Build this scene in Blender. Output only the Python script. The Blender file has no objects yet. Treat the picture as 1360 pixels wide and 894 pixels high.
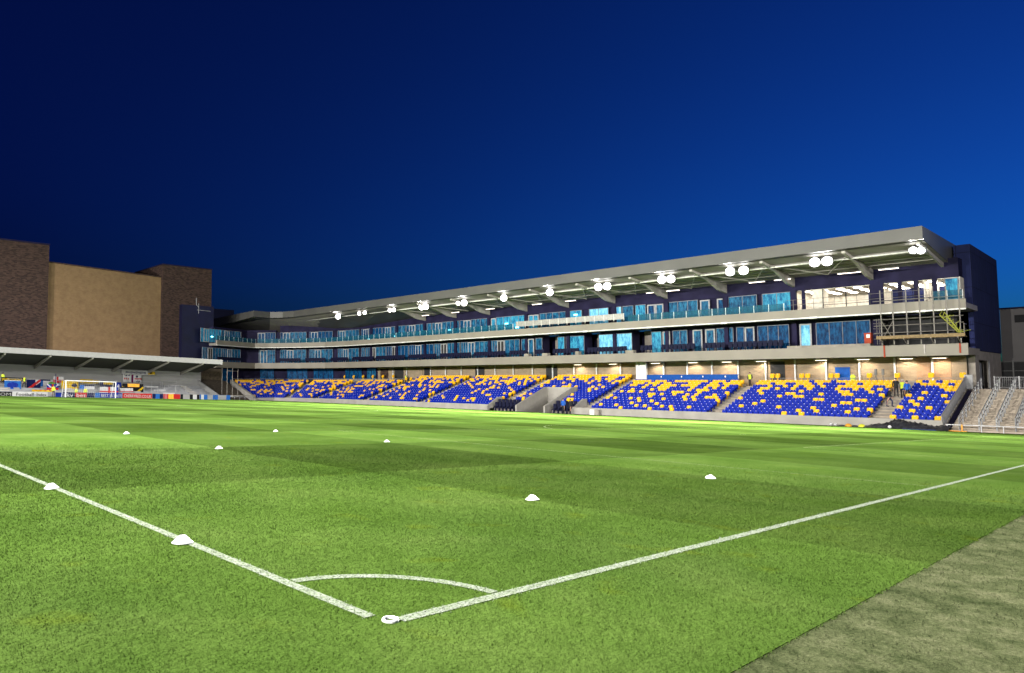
import bpy, math, random
import numpy as np
from mathutils import Vector, Matrix
R = random.Random(7)
sc = bpy.context.scene
COL = sc.collection
PI = math.pi

# ------------------------------------------------------------------ terrain height (the pitch falls gently towards the main stand)
def gz(x, y):
    k = min(max(1 - (x - 20) / 45, 0), 1.2) * min(max(y / 105, 0), 1.1) ** 2
    return -0.04139 * x + 0.00103 * y - 0.3 * k

# ------------------------------------------------------------------ material helpers
def new_mat(name):
    m = bpy.data.materials.new(name); m.use_nodes = True
    nt = m.node_tree; b = nt.nodes.get('Principled BSDF')
    return m, nt, b
def N(nt, typ, **kw):
    n = nt.nodes.new(typ)
    for k, v in kw.items(): setattr(n, k, v)
    return n
def mat(name, col, rough=.6, metal=0, spec=.4, var=.12, scale=3., bump=0, bscale=60., col2=None, emis=None, es=0, alpha=None, trans=None):
    m, nt, b = new_mat(name)
    tc = N(nt, 'ShaderNodeNewGeometry')
    nz = N(nt, 'ShaderNodeTexNoise'); nz.inputs['Scale'].default_value = scale; nz.inputs['Detail'].default_value = 5
    nt.links.new(tc.outputs['Position'], nz.inputs['Vector'])
    rp = N(nt, 'ShaderNodeValToRGB')
    rp.color_ramp.elements[0].position = .3; rp.color_ramp.elements[1].position = .7
    c2 = col2 or tuple(max(0, c * (1 - var * 2)) for c in col)
    rp.color_ramp.elements[0].color = (*c2, 1); rp.color_ramp.elements[1].color = (*[min(1, c * (1 + var * .5)) for c in col], 1)
    nt.links.new(nz.outputs['Fac'], rp.inputs['Fac']); nt.links.new(rp.outputs['Color'], b.inputs['Base Color'])
    b.inputs['Roughness'].default_value = rough; b.inputs['Metallic'].default_value = metal
    b.inputs['Specular IOR Level'].default_value = spec
    if bump:
        n2 = N(nt, 'ShaderNodeTexNoise'); n2.inputs['Scale'].default_value = bscale; n2.inputs['Detail'].default_value = 4
        nt.links.new(tc.outputs['Position'], n2.inputs['Vector'])
        bp = N(nt, 'ShaderNodeBump'); bp.inputs['Strength'].default_value = bump; bp.inputs['Distance'].default_value = .02
        nt.links.new(n2.outputs['Fac'], bp.inputs['Height']); nt.links.new(bp.outputs['Normal'], b.inputs['Normal'])
    if emis:
        b.inputs['Emission Color'].default_value = (*emis, 1); b.inputs['Emission Strength'].default_value = es
    if alpha is not None: b.inputs['Alpha'].default_value = alpha
    if trans is not None: b.inputs['Transmission Weight'].default_value = trans
    return m
def emit(name, col, s):
    m = bpy.data.materials.new(name); m.use_nodes = True; nt = m.node_tree; nt.nodes.clear()
    e = N(nt, 'ShaderNodeEmission'); e.inputs['Color'].default_value = (*col, 1); e.inputs['Strength'].default_value = s
    o = N(nt, 'ShaderNodeOutputMaterial'); nt.links.new(e.outputs[0], o.inputs['Surface'])
    return m
def math_n(nt, op, a, b=None, clamp=False):
    n = N(nt, 'ShaderNodeMath', operation=op); n.use_clamp = clamp
    for i, v in enumerate((a, b)):
        if v is None: continue
        if isinstance(v, (int, float)): n.inputs[i].default_value = v
        else: nt.links.new(v, n.inputs[i])
    return n.outputs[0]
def mix_col(nt, fac, a, b, mode='MIX'):
    n = N(nt, 'ShaderNodeMix', data_type='RGBA', blend_type=mode)
    ins = [i for i in n.inputs if i.type == 'RGBA']; fi = n.inputs[0]
    if isinstance(fac, (int, float)): fi.default_value = fac
    else: nt.links.new(fac, fi)
    for i, v in zip(ins, (a, b)):
        if isinstance(v, tuple): i.default_value = (*v, 1)
        else: nt.links.new(v, i)
    return [o for o in n.outputs if o.type == 'RGBA'][0]

def brick_mat(name, c1, c2, mortar, sc_=1.0, axis='y'):
    m, nt, b = new_mat(name)
    g = N(nt, 'ShaderNodeNewGeometry'); sp = N(nt, 'ShaderNodeSeparateXYZ'); nt.links.new(g.outputs['Position'], sp.inputs[0])
    cb = N(nt, 'ShaderNodeCombineXYZ')
    h = math_n(nt, 'ADD', sp.outputs['X'], sp.outputs['Y'])
    nt.links.new(h, cb.inputs[0]); nt.links.new(sp.outputs['Z'], cb.inputs[1])
    br = N(nt, 'ShaderNodeTexBrick'); br.inputs['Scale'].default_value = sc_
    br.inputs['Brick Width'].default_value = .45; br.inputs['Row Height'].default_value = .15; br.inputs['Mortar Size'].default_value = .012
    br.inputs['Color1'].default_value = (*c1, 1); br.inputs['Color2'].default_value = (*c2, 1); br.inputs['Mortar'].default_value = (*mortar, 1)
    nt.links.new(cb.outputs[0], br.inputs['Vector'])
    nz = N(nt, 'ShaderNodeTexNoise'); nz.inputs['Scale'].default_value = 1.1; nz.inputs['Detail'].default_value = 8; nz.inputs['Roughness'].default_value = .7
    nt.links.new(g.outputs['Position'], nz.inputs['Vector'])
    rp = N(nt, 'ShaderNodeValToRGB'); rp.color_ramp.elements[0].position = .3; rp.color_ramp.elements[1].position = .72
    rp.color_ramp.elements[0].color = (.78, .76, .75, 1); rp.color_ramp.elements[1].color = (1.1, 1.08, 1.06, 1)
    nt.links.new(nz.outputs['Fac'], rp.inputs['Fac'])
    nt.links.new(mix_col(nt, 1.0, br.outputs['Color'], rp.outputs['Color'], 'MULTIPLY'), b.inputs['Base Color'])
    b.inputs['Roughness'].default_value = .9; b.inputs['Specular IOR Level'].default_value = .2
    bp = N(nt, 'ShaderNodeBump'); bp.inputs['Strength'].default_value = .4; bp.inputs['Distance'].default_value = .02
    nt.links.new(br.outputs['Fac'], bp.inputs['Height']); bp.invert = True; nt.links.new(bp.outputs['Normal'], b.inputs['Normal'])
    return m

def mow_factor(nt, pos):
    """1 on the light cut, less on bands mown the other way (two directions, 5.35 m bands)."""
    sp = N(nt, 'ShaderNodeSeparateXYZ'); nt.links.new(pos, sp.inputs[0])
    nz = N(nt, 'ShaderNodeTexNoise'); nz.inputs['Scale'].default_value = .5; nz.inputs['Detail'].default_value = 3
    nt.links.new(pos, nz.inputs['Vector'])
    wob = math_n(nt, 'MULTIPLY', math_n(nt, 'SUBTRACT', nz.outputs['Fac'], .5), .3)
    out = []
    for ax, off in (('X', 4.65), ('Y', 5.65)):
        v = math_n(nt, 'ADD', math_n(nt, 'SUBTRACT', sp.outputs[ax], off), wob)
        s = math_n(nt, 'SINE', math_n(nt, 'MULTIPLY', v, PI / 5.35))
        q = math_n(nt, 'ADD', math_n(nt, 'MULTIPLY', s, 20.), .5, True)
        q = math_n(nt, 'MULTIPLY', q, math_n(nt, 'GREATER_THAN', sp.outputs[ax], 2.0))
        out.append(q)
    return out
def up_normal(nt, g, b, k=.28):
    """thin blades shade softly: their normals lean towards the vertical"""
    v = N(nt, 'ShaderNodeVectorMath', operation='SCALE'); nt.links.new(g.outputs['Normal'], v.inputs[0]); v.inputs['Scale'].default_value = k
    a = N(nt, 'ShaderNodeVectorMath', operation='ADD'); nt.links.new(v.outputs[0], a.inputs[0]); a.inputs[1].default_value = (0, 0, 1)
    n = N(nt, 'ShaderNodeVectorMath', operation='NORMALIZE'); nt.links.new(a.outputs[0], n.inputs[0]); nt.links.new(n.outputs[0], b.inputs['Normal'])
def grass_mat(name, bright=1.0, blade=False, dark=False):
    m, nt, b = new_mat(name)
    g = N(nt, 'ShaderNodeNewGeometry'); pos = g.outputs['Position']
    fx, fy = mow_factor(nt, pos)
    n1 = N(nt, 'ShaderNodeTexNoise'); n1.inputs['Scale'].default_value = .55; n1.inputs['Detail'].default_value = 6; n1.inputs['Roughness'].default_value = .62
    nt.links.new(pos, n1.inputs['Vector'])
    r1 = N(nt, 'ShaderNodeValToRGB'); e = r1.color_ramp.elements
    e[0].position = .3; e[0].color = (.066, .128, .021, 1); e[1].position = .72; e[1].color = (.108, .176, .042, 1)
    x = e.new(.5); x.color = (.083, .151, .030, 1)
    nt.links.new(n1.outputs['Fac'], r1.inputs['Fac'])
    col = r1.outputs['Color']
    # fine grain
    n2 = N(nt, 'ShaderNodeTexNoise'); n2.inputs['Scale'].default_value = 9.; n2.inputs['Detail'].default_value = 8; n2.inputs['Roughness'].default_value = .8
    nt.links.new(pos, n2.inputs['Vector'])
    r2 = N(nt, 'ShaderNodeValToRGB'); r2.color_ramp.elements[0].position = .32; r2.color_ramp.elements[1].position = .68
    r2.color_ramp.elements[0].color = (.82, .84, .78, 1); r2.color_ramp.elements[1].color = (1.14, 1.12, 1.14, 1)
    nt.links.new(n2.outputs['Fac'], r2.inputs['Fac'])
    col = mix_col(nt, 1.0, col, r2.outputs['Color'], 'MULTIPLY')
    n5 = N(nt, 'ShaderNodeTexNoise'); n5.inputs['Scale'].default_value = .42; n5.inputs['Detail'].default_value = 3
    mp5 = N(nt, 'ShaderNodeMapping'); mp5.inputs['Location'].default_value = (3.1, 7.7, 0); nt.links.new(pos, mp5.inputs[0]); nt.links.new(mp5.outputs[0], n5.inputs['Vector'])
    r5 = N(nt, 'ShaderNodeValToRGB'); r5.color_ramp.elements[0].position = .32; r5.color_ramp.elements[1].position = .68
    r5.color_ramp.elements[0].color = (.85, .86, .82, 1); r5.color_ramp.elements[1].color = (1.16, 1.12, 1.05, 1)
    nt.links.new(n5.outputs['Fac'], r5.inputs['Fac']); col = mix_col(nt, 1.0, col, r5.outputs['Color'], 'MULTIPLY')
    # scuffs, a few yellowed and dark patches
    n3 = N(nt, 'ShaderNodeTexNoise'); n3.inputs['Scale'].default_value = 1.7; n3.inputs['Detail'].default_value = 4
    nt.links.new(pos, n3.inputs['Vector'])
    r3 = N(nt, 'ShaderNodeValToRGB'); r3.color_ramp.elements[0].position = .62; r3.color_ramp.elements[1].position = .78
    r3.color_ramp.elements[0].color = (0, 0, 0, 1); r3.color_ramp.elements[1].color = (.5, .5, .5, 1)
    nt.links.new(n3.outputs['Fac'], r3.inputs['Fac'])
    col = mix_col(nt, r3.outputs['Color'], col, (.12, .16, .008))
    f = math_n(nt, 'SUBTRACT', 1.0, math_n(nt, 'ADD', math_n(nt, 'MULTIPLY', fx, .26), math_n(nt, 'MULTIPLY', fy, .26)))  # sheen of the two mowing directions is painted into the base colour
    if blade:
        rnd = math_n(nt, 'ADD', math_n(nt, 'MULTIPLY', g.outputs['Random Per Island'], .42), .80)
        f = math_n(nt, 'MULTIPLY', f, rnd)
    f = math_n(nt, 'MULTIPLY', f, bright)
    vm = N(nt, 'ShaderNodeVectorMath', operation='SCALE'); nt.links.new(col, vm.inputs[0]); nt.links.new(f, vm.inputs['Scale'])
    nt.links.new(vm.outputs[0], b.inputs['Base Color'])
    b.inputs['Roughness'].default_value = 1.; b.inputs['Specular IOR Level'].default_value = 0
    if blade: up_normal(nt, g, b)
    if not blade:
        bp = N(nt, 'ShaderNodeBump'); bp.inputs['Strength'].default_value = .5; bp.inputs['Distance'].default_value = .03
        n4 = N(nt, 'ShaderNodeTexNoise'); n4.inputs['Scale'].default_value = 40.; n4.inputs['Detail'].default_value = 5
        nt.links.new(pos, n4.inputs['Vector']); nt.links.new(n4.outputs['Fac'], bp.inputs['Height']); nt.links.new(bp.outputs['Normal'], b.inputs['Normal'])
    return m
def worn_mat(name, blade=False):
    m, nt, b = new_mat(name)
    g = N(nt, 'ShaderNodeNewGeometry'); pos = g.outputs['Position']
    n1 = N(nt, 'ShaderNodeTexNoise'); n1.inputs['Scale'].default_value = 3.2; n1.inputs['Detail'].default_value = 9; n1.inputs['Roughness'].default_value = .72
    nt.links.new(pos, n1.inputs['Vector'])
    r = N(nt, 'ShaderNodeValToRGB'); e = r.color_ramp.elements
    e[0].position = .36; e[0].color = (.048, .064, .027, 1); e[1].position = .66; e[1].color = (.160, .172, .094, 1)
    x = e.new(.5); x.color = (.094, .112, .053, 1)
    nt.links.new(n1.outputs['Fac'], r.inputs['Fac'])
    n2 = N(nt, 'ShaderNodeTexNoise'); n2.inputs['Scale'].default_value = 55.; n2.inputs['Detail'].default_value = 6; n2.inputs['Roughness'].default_value = .8
    nt.links.new(pos, n2.inputs['Vector'])
    r2 = N(nt, 'ShaderNodeValToRGB'); r2.color_ramp.elements[0].position = .36; r2.color_ramp.elements[1].position = .64
    r2.color_ramp.elements[0].color = (.6, .62, .58, 1); r2.color_ramp.elements[1].color = (1.5, 1.45, 1.45, 1)
    nt.links.new(n2.outputs['Fac'], r2.inputs['Fac'])
    col = mix_col(nt, 1.0, r.outputs['Color'], r2.outputs['Color'], 'MULTIPLY') if not blade else r.outputs['Color']
    if blade:
        vm = N(nt, 'ShaderNodeVectorMath', operation='SCALE'); nt.links.new(col, vm.inputs[0])
        nt.links.new(math_n(nt, 'ADD', math_n(nt, 'MULTIPLY', g.outputs['Random Per Island'], 1.0), .5), vm.inputs['Scale']); col = vm.outputs[0]; up_normal(nt, g, b)
    else:
        bp = N(nt, 'ShaderNodeBump'); bp.inputs['Strength'].default_value = .8; bp.inputs['Distance'].default_value = .012
        nt.links.new(n2.outputs['Fac'], bp.inputs['Height']); nt.links.new(bp.outputs['Normal'], b.inputs['Normal'])
    nt.links.new(col, b.inputs['Base Color']); b.inputs['Roughness'].default_value = 1.; b.inputs['Specular IOR Level'].default_value = 0
    return m
def paint_mat(name, c1, c2, cover):
    """marking paint worn off the grass in flecks"""
    m = mat(name, c1, 1., spec=0, col2=c2, scale=26); nt = m.node_tree; b = nt.nodes['Principled BSDF']
    g = N(nt, 'ShaderNodeNewGeometry'); n = N(nt, 'ShaderNodeTexNoise'); n.inputs['Scale'].default_value = 70.; n.inputs['Detail'].default_value = 4; n.inputs['Roughness'].default_value = .7
    nt.links.new(g.outputs['Position'], n.inputs['Vector'])
    nt.links.new(math_n(nt, 'MULTIPLY', math_n(nt, 'SUBTRACT', n.outputs['Fac'], cover), 14., True), b.inputs['Alpha'])
    return m
def film_mat(name, c_dark, c_light, es, sc_=1.3, lo=.40, hi=.68):
    """window behind crinkled blue protective film, faintly lit from the rooms behind"""
    m, nt, b = new_mat(name)
    g = N(nt, 'ShaderNodeNewGeometry')
    mp = N(nt, 'ShaderNodeMapping'); mp.inputs['Scale'].default_value = (1, 1, .35); nt.links.new(g.outputs['Position'], mp.inputs[0])
    nz = N(nt, 'ShaderNodeTexNoise'); nz.inputs['Scale'].default_value = sc_ * 3; nz.inputs['Detail'].default_value = 7; nz.inputs['Roughness'].default_value = .75
    nt.links.new(mp.outputs[0], nz.inputs['Vector'])
    r = N(nt, 'ShaderNodeValToRGB'); e = r.color_ramp.elements
    e[0].position = lo; e[0].color = (*c_dark, 1); e[1].position = hi; e[1].color = (*c_light, 1)  # contrasty ramp paints the sparkle of the crinkles into the colour
    nt.links.new(nz.outputs['Fac'], r.inputs['Fac'])
    nt.links.new(r.outputs['Color'], b.inputs['Base Color']); nt.links.new(r.outputs['Color'], b.inputs['Emission Color'])
    b.inputs['Emission Strength'].default_value = es; b.inputs['Roughness'].default_value = .3; b.inputs['Specular IOR Level'].default_value = .03
    bp = N(nt, 'ShaderNodeBump'); bp.inputs['Strength'].default_value = .35; bp.inputs['Distance'].default_value = .05
    nt.links.new(nz.outputs['Fac'], bp.inputs['Height']); nt.links.new(bp.outputs['Normal'], b.inputs['Normal'])
    return m

M = {}
M['grass'] = grass_mat('pitch grass'); M['blade'] = grass_mat('grass blades', 1.15, True)
M['worn'] = worn_mat('worn turf'); M['wornblade'] = worn_mat('worn turf blades', True)
M['line'] = paint_mat('line paint', (.37, .41, .35), (.25, .31, .19), .40)
M['faint'] = paint_mat('worn line paint', (.30, .36, .20), (.2, .28, .1), .47)
M['lineblade'] = mat('painted blades', (.42, .46, .41), 1., spec=0, col2=(.27, .32, .22), scale=40)
_nt = M['lineblade'].node_tree; up_normal(_nt, N(_nt, 'ShaderNodeNewGeometry'), _nt.nodes['Principled BSDF'])
M['turfedge'] = mat('turf edge', (.045, .075, .014), 1., spec=0)
M['earth'] = mat('outer ground', (.06, .06, .055), .9)
M['conc'] = mat('concrete', (.30, .27, .235), .85, var=.15, scale=1.5, bump=.2)
M['conc_l'] = mat('pale concrete', (.33, .31, .285), .8, var=.1, scale=.8)
M['step'] = mat('step concrete', (.42, .355, .285), .85, var=.16, scale=1.2)
M['band'] = mat('balcony cladding', (.24, .215, .18), .55, var=.07, scale=.5)
M['pipe'] = mat('white pipe', (.72, .71, .69), .4)
M['roof'] = mat('roof sheet grey', (.085, .083, .078), .5, var=.08, scale=.4)
M['soffit'] = mat('roof soffit', (.27, .25, .23), .6, var=.1, scale=.6)
M['beam'] = mat('steel beam', (.36, .34, .31), .5, var=.08)
M['navy'] = mat('navy cladding', (.018, .016, .046), .6, var=.2, scale=.7, spec=.05)
M['blue_clad'] = mat('blue cladding', (.016, .022, .085), .5, var=.15, scale=.5, spec=.1)
M['dark'] = mat('dark interior', (.02, .02, .022), .8)
M['white'] = mat('white metal', (.70, .70, .72), .4)
M['mull'] = mat('grey mullion', (.20, .21, .25), .5, spec=.1)
M['bank'] = mat('rubble bank', (.085, .065, .045), .95, var=.3, scale=2.5, bump=.6, bscale=8)
M['doorw'] = mat('door frame white', (.36, .36, .38), .5, spec=.1)
M['galv'] = mat('galvanised steel', (.30, .30, .31), .55, metal=.2, spec=.2)
M['blue_clad'] = brick_mat('blue cladding panels', (.017, .023, .088), (.014, .020, .074), (.006, .008, .03))
_b = M['blue_clad'].node_tree.nodes['Brick Texture']; _b.inputs['Brick Width'].default_value = 1.1; _b.inputs['Row Height'].default_value = 3.4; _b.inputs['Mortar Size'].default_value = .03; _b.offset = 0
M['brick'] = brick_mat('brick wall', (.30, .235, .16), (.25, .195, .135), (.30, .26, .2))
M['brick_o'] = brick_mat('orange brick', (.36, .22, .13), (.31, .19, .11), (.3, .25, .19))
M['film_d'] = film_mat('dark film window', (.001, .014, .055), (.008, .10, .25), .14)
M['film_m'] = film_mat('blue film window', (.003, .020, .065), (.028, .18, .32), .22)
M['film_b'] = film_mat('bright film window', (.006, .07, .17), (.06, .38, .54), .38, 1.0)
M['film_w'] = film_mat('pale lit film window', (.04, .20, .36), (.26, .62, .78), .55, .6)
M['seat_b'] = mat('blue seat plastic', (.0015, .016, .31), .5, var=.06, spec=.08)
M['seat_y'] = mat('yellow seat plastic', (.80, .43, .010), .5, var=.05, spec=.08)
M['seat_n'] = mat('navy padded seat', (.007, .008, .03), .6, var=.1, spec=.1)
M['tag'] = mat('seat number tag', (.8, .8, .82), .4)
M['lamp'] = emit('floodlight lens', (1.0, .96, .92), 22.)
M['lamp_dim'] = emit('dim floodlight lens', (1.0, .95, .9), 14.)
M['tube'] = emit('strip light tube', (1.0, .86, .72), 5.)
M['ceil_l'] = emit('ceiling panel', (1.0, .93, .82), 16.)
M['down'] = emit('downlight lens', (1.0, .85, .62), 8.)
M['teal_l'] = emit('teal bulb', (.25, .9, 1.0), 6.)
M['cream'] = mat('cream plaster', (.75, .70, .60), .8)
M['lampbody'] = mat('lamp housing', (.12, .12, .12), .5)
M['bal'] = mat('blue balustrade glass', (.01, .12, .20), .35, var=.25, scale=6, alpha=.5, spec=.05)
M['balw'] = mat('white film balustrade', (.34, .33, .315), .35, var=.15, scale=4)
M['desk'] = mat('blue press desk', (.004, .07, .34), .5, spec=.1)
M['red'] = mat('red plastic', (.36, .05, .02), .5, spec=.1)
M['wood'] = mat('scaffold boards', (.26, .18, .09), .8, var=.2, scale=6)
M['tube_s'] = mat('scaffold tube', (.24, .22, .20), .45, metal=.4)
M['limed'] = mat('dull lime paint', (.30, .31, .03), .6)
M['lime'] = mat('lime plastic', (.62, .62, .03), .6)
M['brown'] = brick_mat('dark brown brick', (.080, .047, .038), (.026, .016, .015), (.05, .04, .035))
M['beige'] = brick_mat('beige brick', (.225, .148, .078), (.205, .133, .069), (.21, .142, .08))
M['bluebox'] = mat('dark blue panels', (.004, .005, .032), .55, var=.2, scale=.6)
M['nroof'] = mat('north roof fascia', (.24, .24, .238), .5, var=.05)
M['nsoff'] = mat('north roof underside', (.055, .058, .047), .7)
M['nwall'] = mat('grey metal wall', (.22, .22, .22), .6, var=.05, scale=.4)
M['nstep'] = mat('north terrace', (.21, .215, .23), .75, var=.14, scale=1.)
M['tarp'] = mat('black plastic sheet', (.035, .035, .042), .28, var=.4, scale=5, bump=.8, bscale=5)
M['conew'] = mat('white cone plastic', (.78, .78, .80), .45, var=.03)
M['grey_b'] = mat('grey cladding', (.17, .16, .16), .7, var=.08, scale=.4)
M['net'] = mat('net cord', (.7, .7, .7), .6)
M['ball'] = mat('white ball', (.8, .8, .8), .4)
M['ballk'] = mat('dark ball', (.05, .05, .05), .5)
M['orange'] = mat('orange yellow plastic', (.75, .33, .02), .5)
M['mat_b'] = mat('blue mat', (.01, .06, .3), .6)
for n_, c_ in dict(skin=(.45, .25, .17), hair=(.03, .02, .015), black=(.012, .012, .016), bjacket=(.01, .10, .50), hiviz=(.62, .75, .05), denim=(.03, .04, .09), greycl=(.16, .16, .17), shoe=(.02, .02, .02), whitecl=(.6, .6, .62), greycap=(.4, .4, .4)).items():
    M[n_] = mat('cloth ' + n_, c_, .8, scale=12)
for n_, c_ in dict(b_navy=(.012, .016, .09), b_blue=(.015, .04, .35), b_lblue=(.03, .16, .55), b_red=(.62, .03, .03), b_white=(.74, .74, .76), b_yel=(.75, .50, .02), b_black=(.015, .015, .018), b_pink=(.65, .18, .2), b_purple=(.16, .015, .10), b_green=(.2, .5, .06)).items():
    M[n_] = mat('print ' + n_, tuple(q * .55 for q in c_), .8, spec=.05, var=.05)

# ------------------------------------------------------------------ mesh builder
class MB:
    def __init__(s): s.v = []; s.f = []; s.m = []; s.marks = []
    def add(s, vs, fs, m=0):
        o = len(s.v); s.marks.append((o, len(s.f))); s.v += [tuple(p) for p in vs]
        for f in fs: s.f.append([i + o for i in f]); s.m.append(m)
        return s
    def box(s, x0, x1, y0, y1, z0, z1, m=0):
        vs = [(x, y, z) for z in (z0, z1) for y in (y0, y1) for x in (x0, x1)]
        return s.add(vs, [(0, 2, 3, 1), (4, 5, 7, 6), (0, 1, 5, 4), (2, 6, 7, 3), (0, 4, 6, 2), (1, 3, 7, 5)], m)
    def obox(s, c, ax, ay, az, hx, hy, hz, m=0):
        c = Vector(c); ax, ay, az = Vector(ax).normalized() * hx, Vector(ay).normalized() * hy, Vector(az).normalized() * hz
        vs = [c + a * ax + b * ay + d * az for d in (-1, 1) for b in (-1, 1) for a in (-1, 1)]
        return s.add(vs, [(0, 2, 3, 1), (4, 5, 7, 6), (0, 1, 5, 4), (2, 6, 7, 3), (0, 4, 6, 2), (1, 3, 7, 5)], m)
    def tube(s, p0, p1, r, n=6, m=0, r1=None):
        p0, p1 = Vector(p0), Vector(p1); d = (p1 - p0).normalized()
        u = d.orthogonal().normalized(); w = d.cross(u); r1 = r if r1 is None else r1
        vs = [p0 + (u * math.cos(a) + w * math.sin(a)) * r for a in [2 * PI * i / n for i in range(n)]]
        vs += [p1 + (u * math.cos(a) + w * math.sin(a)) * r1 for a in [2 * PI * i / n for i in range(n)]]
        fs = [(i, (i + 1) % n, n + (i + 1) % n, n + i) for i in range(n)] + [tuple(range(n))[::-1], tuple(range(n, 2 * n))]
        return s.add(vs, fs, m)
    def lathe(s, prof, c=(0, 0, 0), n=20, m=0, cap=True):
        o = []
        for r, z in prof: o += [(c[0] + r * math.cos(2 * PI * i / n), c[1] + r * math.sin(2 * PI * i / n), c[2] + z) for i in range(n)]
        fs = []
        for k in range(len(prof) - 1):
            fs += [(k * n + i, k * n + (i + 1) % n, (k + 1) * n + (i + 1) % n, (k + 1) * n + i) for i in range(n)]
        return s.add(o, fs, m)
    def prism(s, poly, axis, a0, a1, m=0):
        """poly of 2-D points extruded along axis ('x','y','z')"""
        def P(p, a): return {'x': (a, p[0], p[1]), 'y': (p[0], a, p[1]), 'z': (p[0], p[1], a)}[axis]
        n = len(poly); vs = [P(p, a0) for p in poly] + [P(p, a1) for p in poly]
        fs = [(i, (i + 1) % n, n + (i + 1) % n, n + i) for i in range(n)] + [tuple(range(n))[::-1], tuple(range(n, 2 * n))]
        return s.add(vs, fs, m)
    def sweep(s, pts_list, m=0, close=True):
        """pts_list: list of rings (same count) joined in sequence; caps at both ends"""
        k = len(pts_list[0]); vs = [p for r in pts_list for p in r]; fs = []
        for i in range(len(pts_list) - 1):
            for j in range(k if close else k - 1):
                a, b = i * k + j, i * k + (j + 1) % k
                fs.append((a, b, b + k, a + k))
        if close: fs += [tuple(range(k))[::-1], tuple(range((len(pts_list) - 1) * k, len(pts_list) * k))]
        return s.add(vs, fs, m)
    def mesh(s, name, mats, smooth=False):
        me = bpy.data.meshes.new(name); me.from_pydata(s.v, [], s.f)
        for x in mats: me.materials.append(x)
        if len(mats) > 1: me.polygons.foreach_set('material_index', s.m)
        if smooth: me.polygons.foreach_set('use_smooth', [True] * len(s.f))
        me.update()
        import bmesh
        bm = bmesh.new(); bm.from_mesh(me); bmesh.ops.recalc_face_normals(bm, faces=bm.faces); bm.to_mesh(me); bm.free()
        return me
    def build(s, name, mats, parent=None, smooth=False):
        if not isinstance(mats, (list, tuple)): mats = [mats]
        o = bpy.data.objects.new(name, s.mesh(name, mats, smooth)); COL.objects.link(o)
        if parent is not None:
            o.parent = parent; o.matrix_parent_inverse = Matrix.Translation(parent.location).inverted() if parent.type == 'EMPTY' and not any(parent.rotation_euler) else Matrix()
        return o
def build_each(b, name, mats, parent=None):
    """every piece added to b becomes an object (part) of its own"""
    out = []; cnt = len(b.marks)
    for i, (v0, f0) in enumerate(b.marks):
        v1, f1 = b.marks[i + 1] if i + 1 < cnt else (len(b.v), len(b.f))
        q = MB(); q.v = b.v[v0:v1]; q.f = [[a - v0 for a in f] for f in b.f[f0:f1]]; q.m = b.m[f0:f1]; out.append(q.build(name, mats, parent))
    return out
def tag(o, label=None, cat=None, group=None, kind=None):
    if label: o['label'] = label
    if cat: o['category'] = cat
    if group: o['group'] = group
    if kind: o['kind'] = kind
    return o
def thing(name, loc, label, cat, group=None, rz=0):
    o = bpy.data.objects.new(name, None); COL.objects.link(o); o.location = loc; o.rotation_euler = (0, 0, rz); o.empty_display_size = .3
    return tag(o, label, cat, group)
def local(o, parent):       # child given in the parent's own coordinates
    o.parent = parent; o.matrix_parent_inverse = Matrix(); return o
def copy_tree(o):
    c = o.copy(); COL.objects.link(c)
    for ch in o.children:
        d = ch.copy(); COL.objects.link(d); d.parent = c
        for g in ch.children:
            e = g.copy(); COL.objects.link(e); e.parent = d
    return c
ORD = 'zeroth first second third fourth fifth sixth seventh eighth ninth tenth eleventh twelfth thirteenth fourteenth fifteenth sixteenth seventeenth eighteenth nineteenth twentieth'.split()
def text_mesh(body, size, font_off=0.0, res=2):
    cu = bpy.data.curves.new('t', 'FONT'); cu.body = body; cu.size = size; cu.align_x = 'CENTER'; cu.align_y = 'CENTER'; cu.extrude = .004; cu.resolution_u = res; cu.offset = font_off
    ob = bpy.data.objects.new('t', cu); COL.objects.link(ob)
    dg = bpy.context.evaluated_depsgraph_get(); me = bpy.data.meshes.new_from_object(ob.evaluated_get(dg))
    bpy.data.objects.remove(ob); bpy.data.curves.remove(cu); me.materials.clear()
    return me

# path helpers ------------------------------------------------------
def offset_path(path, d):
    n = len(path); out = []
    nr = []
    for i in range(n - 1):
        tx, ty = path[i + 1][0] - path[i][0], path[i + 1][1] - path[i][1]; L = math.hypot(tx, ty); nr.append((ty / L, -tx / L))
    for i in range(n):
        if i == 0: q = nr[0]
        elif i == n - 1: q = nr[-1]
        else:
            a, b = nr[i - 1], nr[i]; s = (a[0] + b[0], a[1] + b[1]); dn = 1 + a[0] * b[0] + a[1] * b[1]; q = (s[0] / dn, s[1] / dn)
        out.append((path[i][0] + q[0] * d, path[i][1] + q[1] * d))
    return out
def along(path):
    L = [0]
    for a, b in zip(path, path[1:]): L.append(L[-1] + math.hypot(b[0] - a[0], b[1] - a[1]))
    return L
def at_s(path, L, s):
    for i in range(len(path) - 1):
        if s <= L[i + 1] or i == len(path) - 2:
            t = (s - L[i]) / (L[i + 1] - L[i]); a, b = path[i], path[i + 1]
            tx, ty = (b[0] - a[0]) / (L[i + 1] - L[i]), (b[1] - a[1]) / (L[i + 1] - L[i])
            return (a[0] + (b[0] - a[0]) * t, a[1] + (b[1] - a[1]) * t), (tx, ty), (ty, -tx)
def lerp(x, xs, ys):
    return float(np.interp(x, xs, ys))

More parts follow.
